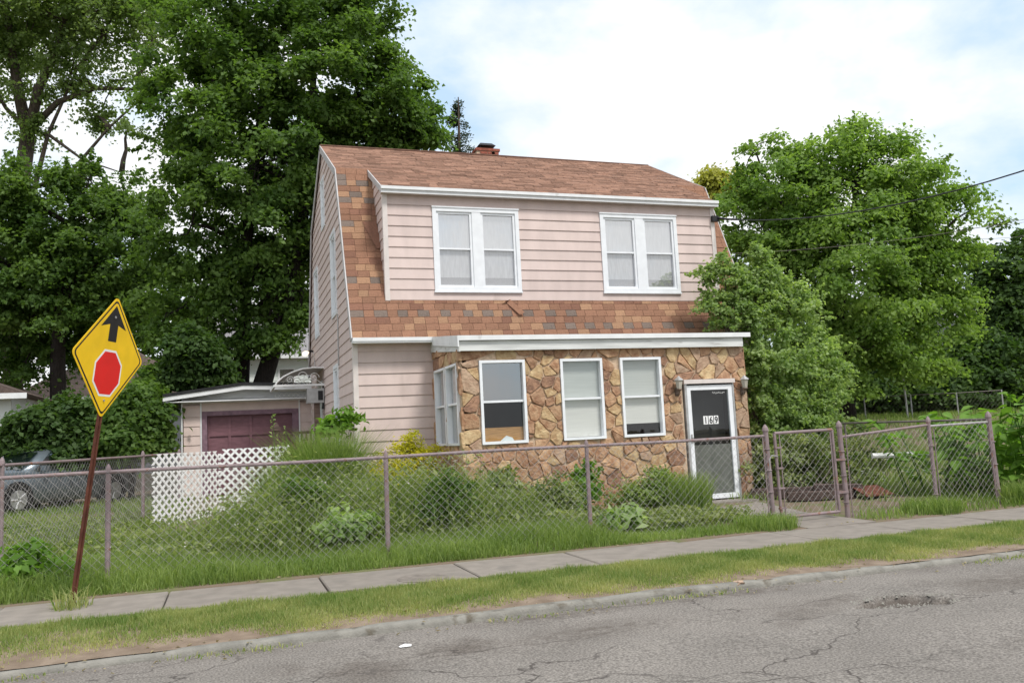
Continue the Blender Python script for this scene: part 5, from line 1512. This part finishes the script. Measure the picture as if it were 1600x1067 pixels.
y = np.concatenate([rg.uniform(-3.2, 9, 26000), rg.uniform(-5.68, 2, 24000), rg.uniform(2, 14, 20000), rg.uniform(-5.6, 6, 20000)])
k = ~((x > 6.3) & (x < 9.1) & (y < -2.4) & (y > -5.2) & (rg.random(n_) < .93)) & ~((x > 9.3) & (y > 4) & (rg.random(n_) < .4))
x, y = x[k], y[k]; n_ = len(x)
o = blades('rough_grass', np.stack([x, y], 1), rg.uniform(.06, .24, n_), rg.uniform(.008, .018, n_), .8, 'grass_tall', rg=rg, rnd=np.clip(.45 + .4 * fbm(x, y, 1.1, 8) + rg.normal(0, .2, n_), 0, 1))
tag(o, 'rough grass on the drive side and right hand yard', 'grass', kind='stuff')
# tangled weeds filling the yard up to the fence rail
n_ = 84000
nc = 1080
cx = np.concatenate([rg.uniform(-3.6, 2.7, 700), rg.uniform(-7, -3.4, 90), rg.uniform(2.7, 5.2, 110), rg.uniform(-6.6, -3.3, 180)])
cy = np.concatenate([rg.uniform(-4.0, -2.1, 700), rg.uniform(-4.6, -2, 90), rg.uniform(-4.6, -2.3, 110), rg.uniform(-2.5, 3.0, 180)])
ch = np.where((cx > -3.4) & (cx < 2.7), (.22 + .9 * rg.random(nc) ** 1.3) * (.85 + .45 * fbm(cx, cy, 2.6, 6)) * np.clip(.45 + (cy + 4.0) / .9, .3, 1), rg.uniform(.12, .42, nc))
ch = ch * np.where(cx < 1.5, np.clip(.28 + .8 * (cx + 3.1) / 1.7, .28, 1.08), 1) * np.where(cx > 1.5, np.clip(1 - .6 * (cx - 1.5) / .9, .45, 1), 1)
k = rg.integers(0, nc, n_)
t = rg.random(n_) ** .75
sp = .05 + .15 * t
P_ = np.stack([cx[k] + rg.normal(0, 1, n_) * sp, cy[k] + rg.normal(0, 1, n_) * sp, np.array([gz(a, b) for a, b in zip(cx, cy)])[k] + t * ch[k]], 1)
tone = rg.random(nc)
o = leafcloud('weeds', P_, .03 + .085 * rg.random(n_) ** 2, np.tile(UP * .9, (n_, 1)), 'weed', None, rg, .55 * tone[k] + .3 * rg.random(n_) + .2 * t, asp=.5)
tag(o, 'tangled green weeds filling the front yard', 'weeds', kind='stuff')
n_ = 700
k = rg.integers(0, 700, n_)
P_ = np.stack([cx[k] + rg.normal(0, .12, n_), cy[k] + rg.normal(0, .12, n_), np.array([gz(a, b) for a, b in zip(cx, cy)])[k] + ch[k] * rg.uniform(.7, 1.1, n_)], 1)
o = leafcloud('clover_heads', P_, rg.uniform(.018, .034, n_), np.tile(UP, (n_, 1)), 'petal', None, rg, asp=.9)
tag(o, 'faded pink and white clover heads among the weeds', 'flowers', kind='stuff')
n_ = 26000
k = rg.integers(0, 700, n_)
xy = np.stack([cx[k] + rg.normal(0, .18, n_), cy[k] + rg.normal(0, .18, n_)], 1)
o = blades('weed_stalks', xy, np.clip(ch[k] * rg.uniform(.7, 1.5, n_), .12, 1.2), rg.uniform(.005, .011, n_), .5, 'grass_tall', rg=rg)
tag(o, 'thin grass stalks standing up out of the weeds', 'grass', kind='stuff')
def tuft(name, label, cat, base, n_, r_, hmin, hmax, lean, m, seed, w=(.006, .012)):
    rg = np.random.default_rng(seed)
    t = thing(name, (base[0], base[1], gz(*base)), label, cat)
    a = rg.random(n_) * 6.283; rr_ = np.sqrt(rg.random(n_)) * r_
    xy = np.stack([base[0] + np.cos(a) * rr_, base[1] + np.sin(a) * rr_], 1)
    blades('blades', xy, rg.uniform(hmin, hmax, n_), rg.uniform(*w, n_), lean, m, t, rg)
    return t
tuft('ornamental_grass', 'tall arching ornamental grass clump against the siding', 'grass', (-.72, -1.75), 4200, .42, 1.0, 1.95, .55, 'grass_tall', 80, (.008, .016))
tuft('ornamental_grass', 'lower shaggy grass clump beside the lattice', 'grass', (-1.35, -1.6), 2200, .35, .7, 1.45, .6, 'grass_tall', 81, (.008, .014))
tuft('grass_clump', 'feathery grass clump in front of the door glass', 'grass', (4.9, -2.9), 2200, .42, .35, .85, .6, 'grass_tall', 82)
tuft('grass_clump', 'ragged grass tuft around the sign post foot', 'grass', (-3.62, -6.2), 260, .16, .12, .42, .8, 'grass_verge', 83)
tuft('grass_clump', 'grass clump at the foot of the far corner post', 'grass', (9.6, -5.3), 1500, .45, .2, .5, .8, 'grass_tall', 84)
tuft('grass_clump', 'grass clump at the foot of the middle right post', 'grass', (7.6, -5.35), 1100, .4, .12, .34, .8, 'grass_tall', 85)
tuft('grass_clump', 'grass clump at the foot of the left gate post', 'grass', (4.75, -5.35), 1300, .42, .10, .3, .9, 'grass_tall', 86)
def bush(name, label, lobes, nclump, nleaf, m, seed, base, size, clump=(.12, .25), cat='shrub', asp=.6):
    rg = np.random.default_rng(seed)
    t = thing(name, (base[0], base[1], gz(*base)), label, cat)
    c, s_, nb, rnd, cc = lobecloud(lobes, nclump, nleaf, rg, clump=clump, size=size, shell=.2)
    mb = MB()
    for k in rg.integers(0, len(cc), 14): limbs(mb, (base[0], base[1], gz(*base) - .05), [cc[k]], .014, rg, 4)
    mb.build('stems', 'bark', t)
    leafcloud('foliage', c, s_, nb, m, t, rg, rnd, asp=asp)
    return t
bush('golden_shrub', 'bright yellow green shrub at the porch corner', [(.35, -1.1, .75, .45, .4, .45), (.8, -1.0, 1.0, .4, .35, .5), (1.05, -.95, .9, .3, .3, .6), (.1, -1.2, .6, .3, .3, .35)], 120, 12000, 'leaf_gold', 90, (.6, -1.1), (.03, .06))
bush('weed_bush', 'dark leafy weed below the open porch window', [(1.9, -2.5, .5, .3, .25, .35)], 22, 900, 'weed', 91, (1.9, -2.5), (.07, .14), asp=.7)
bush('weed_bush', 'broad leaved weed below the middle porch window', [(3.3, -2.4, .35, .28, .25, .4)], 20, 700, 'leaf_knot', 92, (3.3, -2.4), (.08, .16), asp=.7)
bush('weed_bush', 'rounded weed clump under the gap between porch windows', [(2.55, -3.1, .25, .4, .35, .38)], 60, 5000, 'weed', 93, (2.55, -3.1), (.03, .07))
bush('weed_bush', 'spreading weeds between the fence and door step', [(4.2, -2.6, .25, .5, .4, .35), (4.6, -2.7, .35, .4, .3, .4)], 90, 6500, 'grass_tall', 94, (4.4, -2.6), (.04, .09), asp=.4)
bush('weed_bush', 'leafy sapling beside the side window', [(-.5, -.6, 1.62, .26, .2, .2), (-.2, -.6, 1.72, .2, .15, .18)], 30, 420, 'leaf_knot', 95, (-.4, -.5), (.10, .19), asp=.45)
bush('weed_bush', 'dark leafy weed clump before the ornamental grass', [(-1.1, -3.2, .55, .4, .3, .38)], 40, 3200, 'leaf_maple', 130, (-1.1, -3.2), (.04, .10), asp=.6)
bush('weed_bush', 'pale broad leaved weed left of the middle fence post', [(-.75, -4.2, .3, .3, .25, .26)], 26, 1300, 'leaf_shrub', 131, (-.75, -4.2), (.05, .12), asp=.6)
bush('weed_bush', 'dark weed clump right of the middle fence post', [(.75, -3.5, .5, .38, .3, .36)], 40, 3000, 'leaf_maple', 132, (.75, -3.5), (.04, .09), asp=.5)
bush('weed_bush', 'broad leaved weed beside the rusty sign post', [(-4.3, -4.8, .15, .4, .3, .26)], 34, 1500, 'leaf_knot', 133, (-4.3, -4.8), (.06, .13), asp=.6)
bush('weed_bush', 'grey green mullein rosette behind the fence', [(3.05, -4.5, .08, .22, .22, .16)], 10, 160, 'leaf_shrub', 96, (3.05, -4.5), (.16, .28), asp=.35)
bush('weed_bush', 'wild undergrowth behind the gate', [(7.2, -1.9, .5, .5, .4, .5), (7.8, -1.7, .6, .6, .5, .6), (8.8, -2.3, .5, .45, .5, .6), (7.4, -1.2, .7, .5, .5, .6), (8.7, -1.6, .6, .6, .5, .6)], 170, 14000, 'weed', 97, (7.7, -2.5), (.04, .10))
bush('weed_bush', 'pale leafy scrub along the dark railed fence', [(8.6, 1.2, 1.0, .8, .8, .6), (8.9, 3.2, 1.1, .9, .9, .6), (10.5, .5, 1.0, 1.0, .8, .7), (11, 2.5, 1.3, 1.2, .9, .6)], 140, 9000, 'leaf_light', 98, (9.0, 2.0), (.07, .14))
bush('weed_bush', 'brown dead stems tangled before the deck railing', [(-.95, 1.4, .95, .35, .3, .45)], 40, 1800, 'purple_leaf', 99, (-.95, 1.4), (.03, .07))
# flowering stalk before the garage door
hs = thing('tall_weed', (-1.35, 1.1, .05), 'tall pale seed stalk standing before the garage door', 'weed')
rg = np.random.default_rng(101)
cc_, nn_ = [], []
for (x0, y0, h) in ((-1.38, 1.1, 1.95), (-1.15, 1.15, 1.70)):
    MB().tube([(x0, y0, 0), (x0 + .02, y0, h * .6), (x0 - .01, y0, h)], [.012, .009, .004], 5).build('stem', 'leaf_light', hs)
    for k in range(34):
        t = .35 + .65 * rg.random(); a = rg.random() * 6.28; r_ = .16 * (1.1 - t) + .02
        cc_.append((x0 + math.cos(a) * r_, y0 + math.sin(a) * r_, h * t)); nn_.append(.13 * (1.15 - t) + .035)
leafcloud('foliage', np.array(cc_), np.array(nn_), np.tile(UP, (len(cc_), 1)), 'leaf_shrub', hs, rg, asp=.5)
# big-leaved thicket at the right end of the fence: each large leaf its own piece
lm = bpy.data.meshes.new('leaf')
lv = [(0, 0, 0), (-.30, .12, .05), (-.42, .42, .06), (-.22, .78, .0), (0, 1.08, -.08), (.22, .78, .0), (.42, .42, .06), (.30, .12, .05), (0, .45, -.03)]
lm.from_pydata(lv, [], [(0, 8, 1), (1, 8, 2), (2, 8, 3), (3, 8, 4), (4, 8, 5), (5, 8, 6), (6, 8, 7), (7, 8, 0)])
a_ = lm.attributes.new('rnd', 'FLOAT', 'POINT'); a_.data.foreach_set('value', np.linspace(.35, .75, len(lv)).astype(np.float32))
lm.materials.append(MATS['leaf_knot'])
rk = random.Random(12)
def thicket(base, label, n_leaf, stems, hmax, spread, ls=(.12, .22)):
    t = thing('knotweed', base, label, 'plant', 'big leaved thicket at the fence end')
    for s_ in range(stems):
        a = rk.uniform(0, 6.28); r_ = rk.uniform(0, spread); h = hmax * rk.uniform(.55, 1)
        b_ = Vector((base[0] + math.cos(a) * r_ * .7, base[1] + math.sin(a) * r_ * .7, base[2] - .1))
        top_ = b_ + Vector((math.cos(a) * .45, math.sin(a) * .45, h))
        pts = [b_, b_.lerp(top_, .5) + Vector((0, 0, .15)), top_]
        MB().tube(pts, [.016, .011, .004], 5).build('stem', 'leaf_knot', t)
        for q in range(n_leaf // stems):
            f_ = rk.uniform(.22, 1.0)
            p = b_.lerp(top_, f_) + Vector((0, 0, .15 * 4 * f_ * (1 - f_)))
            o = bpy.data.objects.new('leaf', lm); COL.objects.link(o); o.parent = t
            az = rk.uniform(0, 6.28); sz = rk.uniform(*ls)
            o.matrix_local = Matrix.Translation(p - Vector(base)) @ Matrix.Rotation(az, 4, 'Z') @ Matrix.Translation((0, .05, 0)) @ Matrix.Rotation(rk.uniform(-.75, .15), 4, 'X') @ Matrix.Rotation(rk.uniform(-.4, .4), 4, 'Y') @ Matrix.Scale(sz, 4)
for i, (x, y, h, lab) in enumerate(((9.85, -4.3, 1.6, 'big leaved green plant leaning on the corner fence post'), (10.5, -4.7, 1.8, 'tall big leaved plant right of the corner post'), (11.0, -3.6, 2.1, 'tallest big leaved plant at the back of the thicket'),
                                (9.75, -3.3, 1.6, 'big leaved plant just inside the corner fence'), (11.3, -4.8, 1.7, 'big leaved plant at the outer edge of the thicket'), (10.3, -3.7, 1.75, 'big leaved plant in the middle of the thicket'))):
    thicket((x, y, gz(x, y)), lab, 150, 10, h, .75, (.15, .27))

# ------------------------------------------------------------------ small things
def lump(name, c, r, m, label, cat, seed, sub=2, rough=.18, group=None):
    import bmesh
    bm = bmesh.new(); bmesh.ops.create_icosphere(bm, subdivisions=sub, radius=1)
    rl = random.Random(seed)
    for v in bm.verts:
        k = 1 + rl.uniform(-rough, rough); v.co = Vector((v.co.x * r[0] * k, v.co.y * r[1] * k, v.co.z * r[2] * k))
    me = bpy.data.meshes.new(name); bm.to_mesh(me); bm.free(); me.materials.append(MATS[m])
    o = bpy.data.objects.new(name, me); COL.objects.link(o); o.location = c
    return tag(o, label, cat, group)
lump('rock', (4.83, -2.9, .0), (.19, .10, .075), 'rock', 'pinkish rock lying in the weeds before the door', 'rock', 1)
lump('rock', (5.02, -2.8, .0), (.07, .07, .06), 'kerb_stone', 'small grey stone beside the pinkish rock', 'rock', 2)
lump('rock', (3.3, -3.6, -.03), (.30, .16, .07), 'kerb_stone', 'flat grey stone under the middle porch window', 'rock', 3)
lump('rock', (.1, -4.05, -.04), (.26, .14, .06), 'kerb_stone', 'flat grey stone showing through the yard grass', 'rock', 4)
def timber(P0, P1, w, h, label, seed, m='timber_dark'):
    P0, P1 = Vector(P0), Vector(P1); d = (P1 - P0); rl = random.Random(seed)
    mb = MB(); k = 9; n_ = 8
    for i in range(k):
        c = P0 + d * (i / (k - 1)); s_ = Vector((d.y, -d.x, 0)).normalized()
        for u, v in ((-1, -.8), (-.8, -1), (.8, -1), (1, -.8), (1, .8), (.75, 1), (-.75, 1), (-1, .8)):
            mb.v.append(tuple(c + s_ * (u * w / 2 * rl.uniform(.88, 1.1)) + Vector((0, 0, v * h / 2 * rl.uniform(.85, 1.12)))))
    for i in range(k - 1):
        for q in range(n_): mb.f.append((i * n_ + q, i * n_ + (q + 1) % n_, (i + 1) * n_ + (q + 1) % n_, (i + 1) * n_ + q))
    mb.f.append(tuple(range(n_))[::-1]); mb.f.append(tuple(range((k - 1) * n_, k * n_)))
    return tag(mb.build('timber', m), label, 'timber', 'old timbers edging the path')
timber((6.75, -2.05, .06), (8.3, -2.9, .05), .2, .2, 'long rotten timber edging the bed right of the door', 1)
timber((7.0, -2.75, .03), (7.95, -3.25, .04), .18, .16, 'short rotten timber lying in front of the long one', 2)
timber((7.6, -2.7, .15), (8.25, -3.15, .13), .22, .12, 'split dark timber resting on top of the others', 3)
MB_ = MB()
MB_.hexa([(7.95, -3.6, 0), (8.6, -3.5, 0), (8.7, -3.0, .12), (8.05, -3.1, .14), (7.95, -3.6, .015), (8.6, -3.5, .015), (8.7, -3.0, .135), (8.05, -3.1, .155)])
tag(MB_.build('metal_sheet', 'rust_post'), 'rusty brown metal sheet lying behind the gate', 'metal sheet')
tag(MB().tube([(9.0, -2.6, .62), (10.0, -2.9, .60)], .05, 8).build('white_pipe', 'white_plastic'), 'white pipe lying in the scrub behind the corner fence', 'pipe')
p = Vector((-.94, -8.9, roadz(-.94, -8.9)))
mb = MB(); mb.poly([p + Vector(q) for q in ((-.045, -.012, .006), (.04, -.02, .008), (.05, .02, .014), (.0, .03, .02), (-.05, .012, .01))])
tag(mb.build('paper_scrap', 'white_plastic'), 'white paper scrap lying on the asphalt', 'litter')
lump('crushed_bag', (2.42, -8.24, -.19), (.07, .05, .035), 'rock', 'crumpled pale bag caught on the kerb', 'litter', 9, 2, .45)
uc = MB().tube([(-.3, -6.58, -.2), (-.3, -6.58, -.096)], .26, 24).build('utility_cover', 'cast_iron')
tag(uc, 'round iron cover set in the pavement edge', 'cover')
rg = np.random.default_rng(111)
n_ = 700
x = rg.uniform(-7, 12, n_); y = np.concatenate([rg.uniform(-8.6, -7.75, 450), rg.uniform(-5.9, -5.6, 250)])
P_ = np.stack([x, y, np.array([(roadz(a, b) if b < -8.32 else max(gz(a, b), -.19)) for a, b in zip(x, y)]) + .012], 1)
tag(leafcloud('dead_leaves', P_, rg.uniform(.015, .05, n_), np.tile(UP * 3, (n_, 1)), 'grass_dry', None, rg, asp=.5), 'dry leaf litter along the kerb and pavement edge', 'leaf litter', kind='stuff')
n_ = 5200
x = rg.uniform(-7, 12, n_); y = -8.36 + rg.normal(0, .05, n_)
k = rg.random(n_) < np.clip(fbm(x, y * 0, 1.4, 9) * 1.4, 0, 1)
x, y = x[k], y[k]
tag(blades('gutter_grass', np.stack([x, y], 1), rg.uniform(.02, .07, len(x)), rg.uniform(.006, .012, len(x)), 1.0, 'grass_verge', rg=rg, zf=lambda a, b: roadz(a, b)), 'grass sprouting in the gutter along the kerb', 'grass', kind='stuff')
# ox-eye daisies
rg = np.random.default_rng(120)
for i, (x0, y0, z0, lab) in enumerate(((1.0, -2.6, .95, 'white daisies among the weeds by the porch corner'), (8.15, -3.9, .45, 'white daisies behind the right hand fence'))):
    dz = thing('daisy_clump', (x0, y0, gz(x0, y0)), lab, 'flowers')
    for q in range(12):
        x, y, z = x0 + rg.normal(0, .25), y0 + rg.normal(0, .12), z0 + rg.normal(0, .08)
        MB().tube([(x, y, gz(x, y)), (x, y, z)], .004, 3).build('stem', 'leaf_light', dz)
        mb = MB(); mb.v = [(x + (.028 if k % 2 else .014) * math.cos(k * math.pi / 8), y + (.028 if k % 2 else .014) * math.sin(k * math.pi / 8) - .0, z + .006 * (k % 2)) for k in range(16)] ; mb.f = [tuple(range(16))]
        mb.build('flower', 'sign_white', dz)
